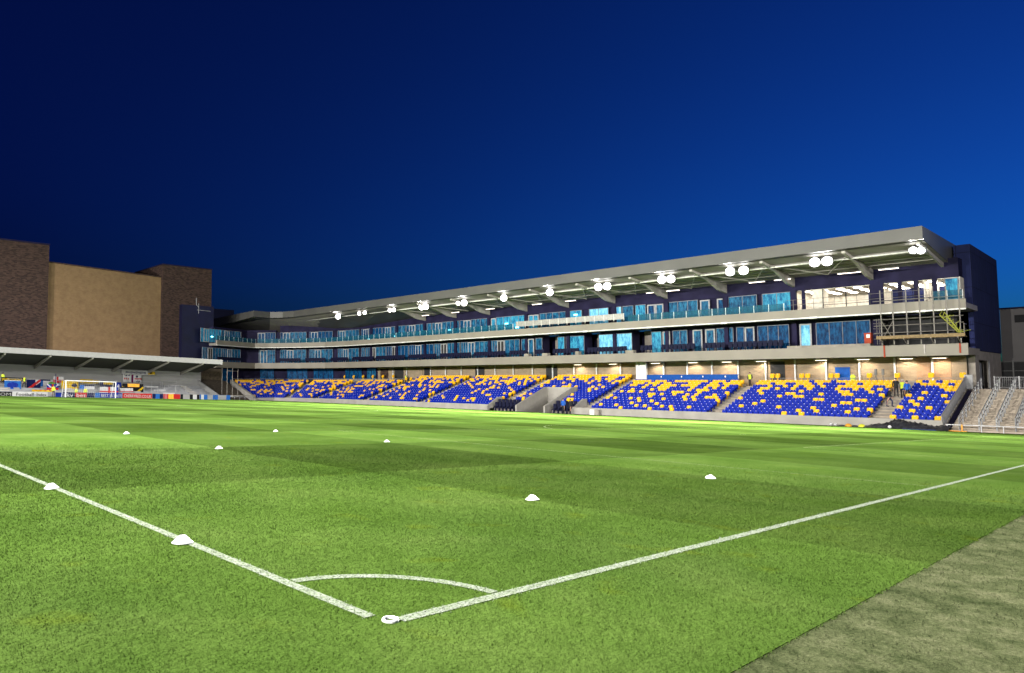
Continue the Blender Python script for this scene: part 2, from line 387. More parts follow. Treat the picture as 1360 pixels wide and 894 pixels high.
# ================================================================== GROUND
def sheet(name, xs, ys, mt, dz=0.0, keep=None):
    b = MB(); nx = len(xs)
    for y in ys:
        for x in xs: b.v.append((x, y, gz(x, y) + dz))
    for j in range(len(ys) - 1):
        for i in range(nx - 1):
            b.f.append([j * nx + i, j * nx + i + 1, (j + 1) * nx + i + 1, (j + 1) * nx + i]); b.m.append(0)
    o = b.build(name, mt); return tag(o, kind='structure')
xs = [float(x) for x in np.linspace(-30, 70.25, 68)]
sheet('pitch', xs, [-1.4] + [float(y) for y in np.linspace(0, 116, 78)], M['grass'])
sheet('worn_turf_verge', xs, [float(y) for y in np.linspace(-14, -1.398, 10)], M['worn'], -.003)
b = MB(); b.box(-30, 70.25, -1.402, -1.399, -3.2, -3.1)
g = MB(); g.add([(-1500, -1500, -4.2), (1500, -1500, -4.2), (1500, 1500, -4.2), (-1500, 1500, -4.2)], [(0, 1, 2, 3)])
tag(g.build('ground', M['earth']), kind='structure')

# painted lines ------------------------------------------------------
LW = .080; D = 12.38; DZ = .004
def gline(b, x0, y0, x1, y1, w=LW, n=None):
    L = math.hypot(x1 - x0, y1 - y0); n = n or max(1, int(L / 1.5)); tx, ty = (x1 - x0) / L, (y1 - y0) / L
    o = len(b.v)
    for i in range(n + 1):
        cx, cy = x0 + (x1 - x0) * i / n, y0 + (y1 - y0) * i / n
        for s in (-.5, .5):
            px, py = cx - ty * w * s, cy + tx * w * s; b.v.append((px, py, gz(px, py) + DZ))
    for i in range(n): b.f.append([o + 2 * i, o + 2 * i + 1, o + 2 * i + 3, o + 2 * i + 2]); b.m.append(0)
def garc(b, cx, cy, r, a0, a1, n=40, w=LW):
    o = len(b.v)
    for i in range(n + 1):
        a = a0 + (a1 - a0) * i / n
        for q in (r - w / 2, r + w / 2):
            px, py = cx + q * math.cos(a), cy + q * math.sin(a); b.v.append((px, py, gz(px, py) + DZ))
    for i in range(n): b.f.append([o + 2 * i, o + 2 * i + 1, o + 2 * i + 3, o + 2 * i + 2]); b.m.append(0)
WP = 2 * D + 40.32; LP = 103.0
b = MB()
gline(b, 0, .13, 0, LP); gline(b, .10, 0, WP, 0); main_b = b; b = MB(); gline(b, WP, .1, WP, LP); gline(b, .1, LP, WP - .1, LP)
for e, sg in ((0, 1), (LP, -1)):
    gline(b, D, e + sg * .05, D, e + sg * 16.5); gline(b, D + 40.32, e + sg * .05, D + 40.32, e + sg * 16.5); gline(b, D + .05, e + sg * 16.5, D + 40.27, e + sg * 16.5)
    gline(b, D + 11, e + sg * .05, D + 11, e + sg * 5.5); gline(b, D + 29.3, e + sg * .05, D + 29.3, e + sg * 5.5); gline(b, D + 11.05, e + sg * 5.5, D + 29.25, e + sg * 5.5)
    a = math.asin(5.5 / 9.15); garc(b, WP / 2, e + sg * 11, 9.15, (a if sg > 0 else PI + a), (PI - a if sg > 0 else 2 * PI - a))
    garc(b, WP / 2, e + sg * 11, .12, 0, 2 * PI, 12, .1)
garc(main_b, 0, 0, .96, .06, PI / 2 - .06, 24, .085)
gline(b, .05, LP / 2, WP - .05, LP / 2); garc(b, WP / 2, LP / 2, 9.15, 0, 2 * PI, 60)
tag(main_b.build('pitch_markings', M['line']), kind='structure'); tag(b.build('faded_pitch_markings', M['faint']), kind='structure')

# grass blades near the camera --------------------------------------
CAM = (-2.48583, -2.80063, 1.29516); YAW = .69787
def on_line(x, y):
    w = LW * .5
    r = np.hypot(x, y)
    return ((np.abs(x) < w) & (y > .12)) | ((np.abs(y) < w) & (x > .09)) | ((np.abs(r - .96) < .045) & (x > -.03) & (y > -.03))
gzv = np.vectorize(gz)
def blades(name, n, r0, r1, worn, seed, h0, dens_fall, mats, label):
    rg = np.random.default_rng(seed)
    a = rg.uniform(-.72, 1.02, n); u = rg.random(n)
    r = r0 + (r1 - r0) * u
    if dens_fall: keep = rg.random(n) < np.clip((r1 - r) / (r1 * .45), 0, 1); a, r = a[keep], r[keep]
    th = YAW + a
    x = CAM[0] + r * np.sin(th); y = CAM[1] + r * np.cos(th)
    n_ = len(x)
    k = (y < -1.40 + rg.normal(0, .012, n_)) if worn else (y > -1.405 + np.abs(rg.normal(0, .012, n_)) - .02)
    x, y, r = x[k], y[k], r[k]; n = len(x)
    clump = .2 * np.sin(x * 23.1 + np.sin(y * 17.3) * 2) * np.sin(y * 19.7 + np.sin(x * 13.9) * 2)
    h = h0 * (1 + .3 * clump) * rg.uniform(.6, 1.25, n); w = np.maximum(.0034, .0010 * r) * rg.uniform(.7, 1.3, n)
    lean = rg.uniform(0, .9 if not worn else 1.6, n) * h; la = rg.uniform(0, 2 * PI, n); fa = rg.uniform(0, PI, n)
    z = -0.04139 * x + 0.00103 * y - (.003 if worn else 0) - .002
    V = np.empty((n, 3, 3)); dx, dy = np.cos(fa) * w / 2, np.sin(fa) * w / 2
    V[:, 0] = np.stack([x - dx, y - dy, z], 1); V[:, 1] = np.stack([x + dx, y + dy, z], 1)
    V[:, 2] = np.stack([x + lean * np.cos(la), y + lean * np.sin(la), z + h], 1)
    me = bpy.data.meshes.new(name); me.vertices.add(3 * n); me.vertices.foreach_set('co', V.ravel())
    me.loops.add(3 * n); me.loops.foreach_set('vertex_index', np.arange(3 * n, dtype=np.int32))
    me.polygons.add(n); me.polygons.foreach_set('loop_start', np.arange(0, 3 * n, 3, dtype=np.int32)); me.polygons.foreach_set('loop_total', np.full(n, 3, np.int32))
    for m_ in mats: me.materials.append(m_)
    if not worn:
        jx, jy = x + rg.normal(0, .012, n), y + rg.normal(0, .012, n)
        me.polygons.foreach_set('material_index', (on_line(jx, jy) & (rg.random(n) < .86)).astype(np.int32))
    me.update(); me.validate()
    o = bpy.data.objects.new(name, me); COL.objects.link(o); return tag(o, label, 'grass', kind='stuff')
blades('grass', 900000, 1.7, 17, False, 3, .013, True, [M['blade'], M['lineblade']], 'short green pitch grass with white painted blades along the lines')
blades('worn_grass', 190000, 1.2, 14, True, 5, .013, True, [M['wornblade']], 'flattened grey green turf blades on the worn verge')

# corner flag socket and training cones ------------------------------
b = MB(); b.lathe([(.046, -.02), (.048, .022), (.043, .030), (.032, .028), (.029, .016), (.024, -.01), (0.001, -.01)], (0, 0, 0), 24)
o = thing('corner_flag_socket', (.05, .02, gz(.05, .02) - .016), 'small white round flag socket sunk in the grass at the corner of the pitch', 'flag socket')
local(b.build('rim', M['conew'], smooth=True), o)
b = MB(); b.lathe([(.058, -.01), (.057, .010), (.053, .014), (.049, .010), (.049, -.01)], (0, 0, 0), 24); local(b.build('yellow_base', M['orange'], smooth=True), o)
cone_bm = MB(); cone_bm.lathe([(.112, 0), (.115, .004), (.112, .009), (.105, .012), (.080, .036), (.055, .060), (.038, .076), (.032, .079), (.026, .078), (.024, .066)], n=28)
cone_me = cone_bm.mesh('training_cone', [M['conew']], True)
cones = [(-.05, 2.36, 'white marker cone on the near painted line, closest to the corner arc'), (-.05, 5.89, 'white marker cone on the near painted line, farther from the corner arc'),
         (4.6, 2.46, 'white marker cone alone on the mown grass beyond the corner arc'), (9.69, 2.53, 'white marker cone on the grass beside the faint penalty area line'),
         (4.61, 10.54, 'white marker cone at the near corner of the dark mown square'), (10.08, 11.3, 'white marker cone at the far corner of the dark mown square'),
         (4.61, 15.78, 'white marker cone in the farther row, nearer the goal side of the stand roof end'), (9.66, 16.23, 'white marker cone in the farther row, nearer the seat blocks')]
cones[6] = (4.61, 15.78, 'far white marker cone straight below the gap between the goal and the brick towers')
for i, (x, y, l) in enumerate(cones):
    o = bpy.data.objects.new('training_cone', cone_me); COL.objects.link(o); o.location = (x, y, gz(x, y) + .004); o.rotation_euler = (R.uniform(-.06, .06), R.uniform(-.06, .06), R.random() * 6); o.scale = (.74, .74, .74)
    tag(o, l, 'cone', 'white training cones on the pitch')
b = MB()
for i in range(len(xs) - 1):
    x0, x1 = xs[i], xs[i + 1]
    b.add([(x0, -1.4, gz(x0, -1.4)), (x1, -1.4, gz(x1, -1.4)), (x1, -1.4, gz(x1, -1.4) - .06), (x0, -1.4, gz(x0, -1.4) - .06)], [(0, 1, 2, 3)])
tag(b.build('turf_edge', M['turfedge']), kind='structure')

# ================================================================== MAIN STAND
ST = thing('main_stand', (70.2, 60, -2.8), 'long three tier stand with grey roof, glazed balconies and floodlights under its edge', 'stand')
BP = [(79, 9.8), (79, 100), (78.2, 106), (75.8, 111), (72.5, 116), (69.8, 118.5), (58.5, 113.2)]        # balcony front line
BPS = BP[:-1] + [(61.6, 114.66)]
FP = [(70.2, 10.3), (70.2, 97), (69.2, 102), (66.8, 106.4), (63.1, 106.8)]                          # front wall line
T0, RISE, TREAD, NR = -2.60, .25, .80, 13
WALKZ = .43
WTOP = -2.07
def sweep_path(b, path, prof, m=0):
    cols = [offset_path(path, d) for d, z in prof]
    rings = [[(cols[j][i][0], cols[j][i][1], prof[j][1]) for j in range(len(prof))] for i in range(len(path))]
    b.sweep(rings, m)
def part_path(y0, y1, base=None, x=70.2): return [(x, y0), (x, y1)]
def terr_prof(k0, nrows, back=14.2):
    p = [(.35 + TREAD * k0, -3.6)]
    for k in range(k0, nrows):
        z = T0 + RISE * k; d = .35 + TREAD * k
        p += [(d, z), (d + TREAD, z)]
    d = .35 + TREAD * nrows
    p += [(d, WALKZ if nrows == NR else T0 + RISE * (nrows - 1) + .02), (back, WALKZ if nrows == NR else T0 + RISE * (nrows - 1) + .02), (back, -3.6)]
    return p
CEN = 16      # rows in the deeper centre blocks
b = MB()
sweep_path(b, part_path(10.3, 43.4), terr_prof(0, NR))
sweep_path(b, part_path(43.4, 45.2), terr_prof(0, CEN))
sweep_path(b, part_path(45.2, 48.9), terr_prof(3, CEN))
sweep_path(b, part_path(48.9, 53.5), terr_prof(8, CEN))
sweep_path(b, part_path(53.5, 58.2), terr_prof(3, CEN))
sweep_path(b, part_path(58.2, 84.6), terr_prof(0, CEN))
sweep_path(b, [(70.2, 84.6)] + FP[1:], terr_prof(0, NR, 12.0))
b.build('terrace', M['conc'], ST)
# front walls
b = MB()
def fwall(path, zt=WTOP):
    sweep_path(b, path, [(0, -3.6), (0, zt), (.30, zt), (.30, -3.6)])
for y0, y1 in ((10.3, 45.15), (58.25, 84.6)): fwall(part_path(y0, y1))
fwall([(70.2, 84.6)] + FP[1:])
build_each(b, 'front_wall', M['conc_l'], ST)
# players' tunnel and dugout recess walls
b = MB()
for y0, y1, k0 in ((53.25, 53.5, 8), (48.9, 49.15, 8)):
    b.prism([(70.0, -3.6), (77.2, -3.6), (77.2, .28), (76.4, .28), (70.0, -2.05)], 'y', y0, y1)
b.box(76.75, 77.0, 49.15, 53.25, -3.6, .26); 
for y0, y1 in ((44.98, 45.2), (58.2, 58.42)): b.prism([(70.05, -3.6), (73.2, -3.6), (73.2, -1.1), (72.4, -1.1), (70.05, -2.3)], 'y', y0, y1)
build_each(b, 'tunnel_wall', M['conc_l'], ST)
# aisles with half steps
AISLES = [14.75, 28.75, 43.8, 57.0, 72.2, 85.8, 99.0]
def nrows_at(y): return CEN if 43.4 <= y <= 84.6 else NR
for ya in AISLES:
    b = MB()
    for k in range(0 if not 45.2 < ya < 58.2 else 3, nrows_at(ya)):
        z = T0 + RISE * k; x = 70.55 + TREAD * k
        hw = .82 if ya < 15 else .62
        b.box(x + .004, x + TREAD * .5, ya - hw, ya + hw, z - .05, z + .006); b.box(x + TREAD * .5, x + TREAD + .003, ya - hw, ya + hw, z - .05, z + RISE * .5)
    b.build('aisle', M['step'], ST)
# ---- balcony bands and slabs
def band(name, zb, zt, mt, extra=None):
    b = MB(); sweep_path(b, BP, [(0, zb), (0, zt), (.28, zt), (.28, zb)]); return b.build(name, mt, ST)
band('lower_balcony_front', 3.50, 4.58, M['band'])
b = MB(); sweep_path(b, BPS, [(.285, 3.52), (.285, 4.2), (5.4, 4.2), (5.4, 3.62)]); b.build('lower_balcony_floor', M['band'], ST)
band('upper_balcony_front', 7.78, 8.64, M['band'])
b = MB(); sweep_path(b, BPS, [(.285, 7.82), (.285, 8.3), (5.4, 8.3), (5.4, 7.82)]); b.build('upper_balcony_floor', M['soffit'], ST)
b = MB(); sweep_path(b, BP, [(-.10, 7.64), (-.10, 7.77), (.10, 7.77), (.10, 7.64)])
for y in np.arange(13, 100, 8.9): b.box(78.84, 78.90, y - .35, y + .35, 7.60, 7.80)
b.build('gutter_pipe', M['pipe'], ST)
# core behind the glazing (stops light passing through), upper navy wall
b = MB()
def core(p, d0, d1, z0, z1, m=0): sweep_path(b, p, [(d0, z0), (d0, z1), (d1, z1), (d1, z0)], m)
PB = [(79, 39.5)] + BP[1:]
def clip(y0, y1): return [(79, y0), (79, y1)]
SP0, PER = 17.57, 7.2
grid = [SP0 + PER * k for k in range(-1, 13)]
OPEN2 = [(41.6, 43.9), (48.9, 51.0), (55.5, 58.0)]
cuts = [9.9, 16.9]
core([(79, 17.0), (79, 41.5)], 3.8, 5.5, 4.2, 7.8); core([(79, 44.0), (79, 48.8)], 3.8, 5.5, 4.2, 7.8); core([(79, 51.1), (79, 55.4)], 3.8, 5.5, 4.2, 7.8)
core([(79, 58.1)] + BPS[1:], 3.8, 5.3, 4.2, 7.8)
core([(79, 10.6), (79, 100)], 7.6, 8.0, 4.2, 7.8)
core([(79, 24.9)] + BPS[1:], 3.8, 5.3, 8.3, 11.1)
core([(79, 10.75)] + BPS[1:-2], 3.55, 5.3, 11.05, 12.95)
core(BPS[-3:], 3.55, 5.3, 11.05, 11.5)
b.build('navy_wall', M['navy'], ST)
b = MB()
for y0, y1 in OPEN2:      # undrywalled open bays: grey side partitions and a pale cross wall
    b.box(85.6, 85.8, y0, y1, 4.2, 7.8); b.box(83, 86, y0 - .1, y0 - .02, 4.2, 7.8)
build_each(b, 'partition', M['conc'], ST)
# ground level wall under the lower balcony
b = MB(); b.box(84.0, 84.3, 10.75, 43.3, WALKZ, 3.6); b.box(84.0, 84.3, 84.7, 96.8, WALKZ, 3.6); build_each(b, 'brick_wall', M['brick'], ST)
b = MB(); b.box(84.05, 84.35, 43.45, 84.6, .6, 3.6); build_each(b, 'brick_wall', M['brick'], ST)
b = MB(); b.box(83.96, 84.02, 11.9, 14.6, WALKZ, 3.5); b.box(83.96, 84.02, 25.4, 26.6, WALKZ, 3.5); build_each(b, 'orange_brick_panel', M['brick_o'], ST)
BQ = [(79, 96.8)] + BPS[1:]
b = MB(); sweep_path(b, BQ, [(5.0, WALKZ), (5.0, 3.6), (5.3, 3.6), (5.3, WALKZ)]); b.build('rear_wall', M['navy'], ST)
L2 = along(BP)
# white posts along the ground level wall, dark doorways, blue door
for y in list(np.arange(13.3, 43, 3.02)) + list(np.arange(46.5, 84, 3.6)) + [88.6, 92.3]:
    b = MB(); z0 = WALKZ if not 43.4 < y < 84.6 else 1.0
    b.box(83.74, 83.90, y - .07, y + .07, z0, 3.5); b.build('column', M['white'], ST)
for y, w, mt in ((27.2, 1.5, 'dark'), (57.6, 1.9, 'dark'), (71.4, 1.9, 'dark'), (83.4, 1.6, 'dark'), (90.8, 2.4, 'dark'), (94.9, 2.2, 'brown'), (20.9, 1.35, 'desk')):
    b = MB(); z0 = WALKZ if not 43.4 < y < 84.6 else 1.0; b.box(83.92, 83.99, y - w / 2, y + w / 2, z0, 3.3 if mt != 'desk' else 2.6)
    d = b.build('door', M[mt], ST); d['label'] = {'dark': 'dark doorway', 'brown': 'brown brick panel door', 'desk': 'blue door'}[mt]
b = MB(); b.box(82.2, 84.0, 42.75, 42.95, WALKZ, 3.5); b.box(82.2, 82.4, 42.0, 42.75, WALKZ, 3.5); b.box(82.2, 82.4, 43.0, 43.4, WALKZ, 3.5); build_each(b, 'wall_return', M['white'], ST)
b = MB()
for y in (12.6, 15.2, 18.8, 22.6, 28.6, 32.4, 36.4, 41.2, 47.2, 52.6): b.box(82.9, 83.3, y - .7, y + .7, 3.36, 3.46)
build_each(b, 'soffit_light_housing', M['white'], ST)

# ---- windows by structural bay
def wpane(name, s0, s1, d, z0, z1, mt, nm, fr=.05, framem='mull', bar=None):
    """one window: film glass panel split by mullions; s0..s1 along the balcony line"""
    p0, t, n = at_s(BP, L2, (s0 + s1) / 2); c = Vector((p0[0] + n[0] * d, p0[1] + n[1] * d, (z0 + z1) / 2)); w = (s1 - s0) / 2; h = (z1 - z0) / 2
    g = MB(); g.obox(c, (t[0], t[1], 0), (n[0], n[1], 0), (0, 0, 1), w, .03, h)
    o = g.build('window', M[mt], ST)
    f = MB(); T, NN, Z = (t[0], t[1], 0), (n[0], n[1], 0), (0, 0, 1); tv, nv = Vector(T), Vector(NN)
    for i in range(nm + 1):
        f.obox(c + tv * (-w + 2 * w * i / nm) - nv * .05, T, NN, Z, .028, .05, h)
    for zz in (-h, h): f.obox(c + Vector((0, 0, zz)) - nv * .045, T, NN, Z, w, .04, .035)
    local(f.build('mullion', M[framem]), o); return o
def wdoor(s, d, z0, z1, mt, w=.5, double=False):
    p0, t, n = at_s(BP, L2, s); T, NN, Z = (t[0], t[1], 0), (n[0], n[1], 0), (0, 0, 1); tv, nv = Vector(T), Vector(NN)
    c = Vector((p0[0] + n[0] * d, p0[1] + n[1] * d, (z0 + z1) / 2)) - nv * .04; h = (z1 - z0) / 2
    g = MB(); g.obox(c, T, NN, Z, w - .07, .03, h - .07); o = g.build('glass_door', M[mt], ST)
    f = MB()
    for q in ((-w + .05), w - .05) + ((0,) if double else ()): f.obox(c + tv * q - nv * .03, T, NN, Z, .075, .06, h)
    for zz in (-h + .06, h - .06): f.obox(c + Vector((0, 0, zz)) - nv * .028, T, NN, Z, w, .055, .075)
    local(f.build('door_frame', M['doorw']), o)
def bay_col(s, d, z0, z1, w=.35):
    p0, t, n = at_s(BP, L2, s); c = (p0[0] + n[0] * d, p0[1] + n[1] * d, (z0 + z1) / 2)
    g = MB(); g.obox(c, (t[0], t[1], 0), (n[0], n[1], 0), (0, 0, 1), w, .2, (z1 - z0) / 2); g.build('bay_column', M['navy'], ST)
S = lambda y: y - 9.8                       # straight run: distance along the line from its south end
Z2a, Z2b, Z3a, Z3b = 4.3, 7.38, 8.4, 11.0
# lower balcony, from the scaffold towards the far end
for y0, y1, mt, nm in ((17.9, 22.75, 'film_d', 4), (25.4, 28.6, 'film_d', 3), (30.1, 30.9, 'film_d', 1), (31.3, 33.2, 'film_m', 2), (36.7, 38.5, 'film_m', 2),
                       (40.0, 41.3, 'film_b', 1), (44.0, 46.2, 'film_w', 1), (46.7, 48.8, 'film_w', 1), (51.1, 54.0, 'film_b', 1), (54.3, 55.4, 'film_b', 1), (58.1, 59.2, 'film_m', 1), (60.9, 61.8, 'film_m', 1)):
    wpane('w', S(y0), S(y1), 3.5, Z2a, Z2b, mt, nm)
for y, mt, w in ((23.75, 'film_w', .55), (29.45, 'film_d', .5), (33.9, 'film_m', .55), (35.4, 'film_m', .55), (39.3, 'film_b', .45), (60.0, 'film_m', .5)): wdoor(S(y), 3.44, Z2a, Z2b - .05, mt, w)
s = S(62.2); rr = random.Random(4); i = 0
send = L2[-1] - 1.6
while s < send - 2.6:
    w = 5.9 + rr.uniform(-.3, .3); mt = rr.choice(['film_m', 'film_d', 'film_m', 'film_d', 'film_m']) if s < 90 else rr.choice(['film_d', 'film_m'])
    if any(s < q < s + w for q in L2[1:-1]): w = [q for q in L2[1:-1] if s < q < s + w][0] - s - .1
    if w > 3.0: wpane('w', s, s + w * .48, 3.5, Z2a, Z2b, mt, 3); wdoor(s + w * .48 + .75, 3.44, Z2a, Z2b - .05, mt if rr.random() < .6 else 'dark', .7, True); wpane('w', s + w * .48 + 1.5, s + w, 3.5, Z2a, Z2b, mt, 2 if w < 5 else 3)
    elif w > .6: wpane('w', s, s + w, 3.5, Z2a, Z2b, mt, 2)
    s += w + .25; i += 1
# upper balcony
for y0, y1, mt, nm in ((25.0, 28.0, 'film_b', 2), (28.6, 31.7, 'film_m', 2), (35.3, 39.0, 'film_m', 3), (42.0, 43.4, 'film_b', 1), (43.7, 45.2, 'film_m', 1), (45.4, 46.3, 'film_w', 1),
                       (47.3, 50.2, 'film_w', 2), (51.4, 53.3, 'film_b', 2), (54.0, 58.4, 'film_m', 4), (60.9, 66.6, 'film_b', 4)):
    wpane('w', S(y0), S(y1), 3.5, Z3a, Z3b, mt, nm)
for y, mt, w in ((32.4, 'film_d', .55), (34.4, 'film_m', .55), (40.1, 'film_m', .5), (41.2, 'film_d', .5), (59.5, 'film_b', .9), (67.1, 'film_b', .45)): wdoor(S(y), 3.44, Z3a, Z3b - .1, mt, w, w > .8)
s = S(67.9); rr = random.Random(9)
while s < send - 2.6:
    w = 6.3; mt = rr.choice(['film_m', 'film_m', 'film_d'])
    if any(s < q < s + w for q in L2[1:-1]): w = [q for q in L2[1:-1] if s < q < s + w][0] - s - .1
    if send - s < 9: mt = 'film_b'
    if w > 3.0: wpane('w', s, s + w * .62, 3.5, Z3a, Z3b, mt, 4); wdoor(s + w * .62 + .8, 3.44, Z3a, Z3b - .05, mt, .75, True); wpane('w', s + w * .62 + 1.6, s + w, 3.5, Z3a, Z3b, rr.choice([mt, 'film_d']), 1)
    elif w > .6: wpane('w', s, s + w, 3.5, Z3a, Z3b, mt, 2)
    s += w + .2
# ground floor glazing at the far end
s = S(97.2)
while s < send - 2.5:
    w = 4.6
    if any(s < q < s + w for q in L2[1:-1]): w = [q for q in L2[1:-1] if s < q < s + w][0] - s - .1
    if w > .6: wpane('w', s, s + w, 4.9, .6, 3.4, 'film_m' if int(s) % 2 else 'film_d', max(1, int(w / 1.1)), framem='navy')
    s += w + .7
for y in grid[2:]:
    if y < 97: bay_col(S(y), 3.35, 8.35, 11.1, .28)
    if y < 97 and not any(a - .3 < y < c + .3 for a, c in OPEN2): bay_col(S(y), 3.35, 4.25, 7.6, .22)
# lit rooms at the near end of the upper balcony
b = MB()
b.box(90.0, 90.2, 10.8, 24.9, 8.3, 11.1); b.box(82.7, 90.0, 10.7, 10.8, 8.3, 11.1); b.box(82.7, 90, 24.75, 24.9, 8.3, 11.1); b.box(82.7, 90, 13.35, 13.45, 8.3, 11.1); b.box(85.5, 90, 17.4, 17.55, 8.3, 11.1); b.box(82.6, 84.2, 22.0, 23.0, 8.3, 11.0)
b.box(82.6, 90, 10.8, 24.75, 11.0, 11.045)
b.box(86.5, 87.3, 11.2, 11.9, 8.3, 9.9)
build_each(b, 'room_interior', M['cream'], ST)
b = MB()
for y in np.arange(11.4, 24.5, 1.55):
    for x in (83.8, 86.0, 88.2): b.box(x - .55, x + .55, y - .28, y + .28, 10.96, 10.99)
build_each(b, 'ceiling_panel', M['ceil_l'], ST)
b = MB()
for y in (23.85, 17.2, 15.3, 14.0, 12.55): b.box(82.4, 82.6, y - (.16 if y != 17.2 else .55), y + (.16 if y != 17.2 else .55), 8.35, 11.05)
build_each(b, 'room_pillar', M['navy'], ST)
for y0, y1 in ((17.8, 22.0), (14.15, 16.65), (12.75, 13.8)):
    f = MB()
    n = max(1, int((y1 - y0) / 1.4))
    for i in range(n + 1): q = y0 + (y1 - y0) * i / n; f.box(82.42, 82.5, q - .035, q + .035, 8.35, 11.0)
    f.box(82.42, 82.5, y0, y1, 9.25, 9.30); f.build('window_frame', M['dark'], ST)
wpane('w', S(10.8), S(11.75), 3.45, 8.4, 10.95, 'film_b', 1)
# open dark bay behind the scaffold
b = MB(); b.box(84.5, 84.8, 10.5, 17.0, 4.2, 7.8); b.box(82.5, 84.5, 16.85, 17.0, 4.2, 7.8)
for q in (11.5, 13.2, 15.0): b.box(83.8, 83.95, q, q + .12, 4.2, 7.8)
b.box(83.8, 83.9, 10.5, 16.8, 6.0, 6.1); b.build('unfinished_bay', M['dark'], ST)
# balustrades
def balus(name, s0, s1, z0, z1, mt, step):
    g = MB(); f = MB(); s = s0
    while s < s1 - .1:
        w = min(step, s1 - s); p, t, n = at_s(BP, L2, s + w / 2); c = Vector((p[0] + n[0] * .14, p[1] + n[1] * .14, (z0 + z1) / 2))
        g.obox(c, (t[0], t[1], 0), (n[0], n[1], 0), (0, 0, 1), w / 2 - .03, .012, (z1 - z0) / 2)
        f.obox(c - Vector((t[0], t[1], 0)) * (w / 2) + Vector((0, 0, -.1)), (t[0], t[1], 0), (n[0], n[1], 0), (0, 0, 1), .025, .03, (z1 - z0) / 2 + .1)
        s += step
    o = g.build(name, M[mt], ST)
    for q in build_each(f, 'post', M['pipe']): local(q, o)
balus('balustrade', S(24.7), S(42.8), 8.66, 9.45, 'bal', 1.5)
balus('balustrade', S(43.2), S(60.3), 9.0, 9.75, 'balw', 1.4)
balus('balustrade', S(60.8), L2[-1] - .1, 8.66, 9.5, 'bal', 1.5)
balus('balustrade', S(10.0), S(12.2), 8.66, 9.5, 'bal', 1.1)
b = MB()
for y in np.arange(12.4, 24.5, 1.9): b.tube((79.14, y, 8.6), (79.14, y, 9.75), .022, 5)
for z in (9.2, 9.72): b.tube((79.14, 12.4, z), (79.14, 24.4, z), .018, 5)
b.build('guard_rail', M['tube_s'], ST)
# walkway railings behind the seat blocks
def railing(name, path, z, mt='galv', step=1.6, h=1.0, infill=True, parent=ST, label=None):
    b = MB()
    L = along(path); n = max(1, int(L[-1] / step))
    pts = [at_s(path, L, L[-1] * i / n)[0] for i in range(n + 1)]
    for p in pts: b.tube((p[0], p[1], z), (p[0], p[1], z + h), .022, 5)
    for a, c in zip(pts, pts[1:]):
        b.tube((a[0], a[1], z + h), (c[0], c[1], z + h), .022, 5)
        if infill:
            b.tube((a[0], a[1], z + .12), (c[0], c[1], z + .12), .012, 4)
            for i in range(1, 9):
                t = i / 9; x, y = a[0] + (c[0] - a[0]) * t, a[1] + (c[1] - a[1]) * t; b.tube((x, y, z + .12), (x, y, z + h), .006, 3)
    return b.build(name, M[mt], parent)
railing('walkway_railing', [(81.05, 10.6), (81.05, 13.9)], WALKZ); railing('walkway_railing', [(81.05, 15.6), (81.05, 27.9)], WALKZ)
rp = offset_path([(70.2, 86.6)] + FP[1:], 10.85); railing('walkway_railing', rp, WALKZ, step=2.0)

# ---- roof
ZT = 14.72
sts = [((73, 11.5), (88.6, 11.5), 12.0), ((73, 60), (88.6, 60), 12.0), ((73, 80), (88.6, 82), 11.7), ((73, 109.4), (88.6, 118), 9.9), ((72.3, 112.2), (88.6, 126), 9.6), ((70.7, 114.3), (84, 136), 9.4), ((66.7, 113.9), (69.2, 136.0), 12.7)]
b = MB(); rings = []
for (fx, fy), (bx, by), zb in sts:
    def lp(t, z): return (fx + (bx - fx) * t, fy + (by - fy) * t, z)
    rings.append([(fx, fy, ZT), (fx, fy, ZT - 1.17), lp(.012, ZT - 1.20), (bx, by, zb), (bx, by, ZT - .02)])
b.sweep(rings, 0)
ro = b.build('roof', [M['roof']], ST)
# soffit lining just under the roof (darker profiled sheet)
b = MB(); rings = []
for (fx, fy), (bx, by), zb in sts[:-1]:
    z0 = ZT - 1.20; n = 10; L = []
    for i in range(n + 1):
        t = .03 + .95 * i / n; L.append((fx + (bx - fx) * t, fy + (by - fy) * t, z0 + (zb - z0) * t - .035))
    rings.append(L)
b.sweep(rings, 0, close=False); b.build('roof_soffit', M['soffit'], ST)
def sofz(x): return ZT - 1.20 + (12.0 - ZT + 1.20) * (x - 73) / 15.6
b = MB()
for x in np.arange(75.95, 82, 1.55): b.box(x - .04, x + .04, 11.8, 109, sofz(x) - .12, sofz(x) - .045)
build_each(b, 'purlin', M['soffit'], ST)
b = MB(); b.tube((75.7, 11.7, sofz(75.7) - .30), (75.7, 109, sofz(75.7) - .30), .09, 8); b.build('service_pipe', M['pipe'], ST)
for k in range(0, 10):
    y = SP0 + PER * k - (.0 if k else .0)
    b = MB(); b.prism([(73.5, sofz(73.5) - .05), (73.5, sofz(73.5) - .28), (77.5, sofz(77.5) - .45), (80.4, 11.72), (82.45, 11.5), (82.45, sofz(82.45) - .05)], 'y', y - .14, y + .14); b.build('roof_beam', M['beam'], ST)
b = MB(); b.prism([(73.4, sofz(73.4) - .06), (73.4, sofz(73.4) - .3), (84, sofz(84) - .5), (84, sofz(84) - .06)], 'y', 11.8, 12.0); b.build('roof_beam', M['beam'], ST)
for k in range(0, 9):       # diagonal bracing under the sheets
    y = SP0 + PER * k; b = MB(); b.tube((75.2, y + .3, sofz(75.2) - .25), (81.5, y + PER * .5, sofz(81.5) - .3), .07, 5); b.tube((75.2, y + PER - .3, sofz(75.2) - .25), (81.5, y + PER * .5, sofz(81.5) - .3), .07, 5); b.build('roof_brace', M['beam'], ST)
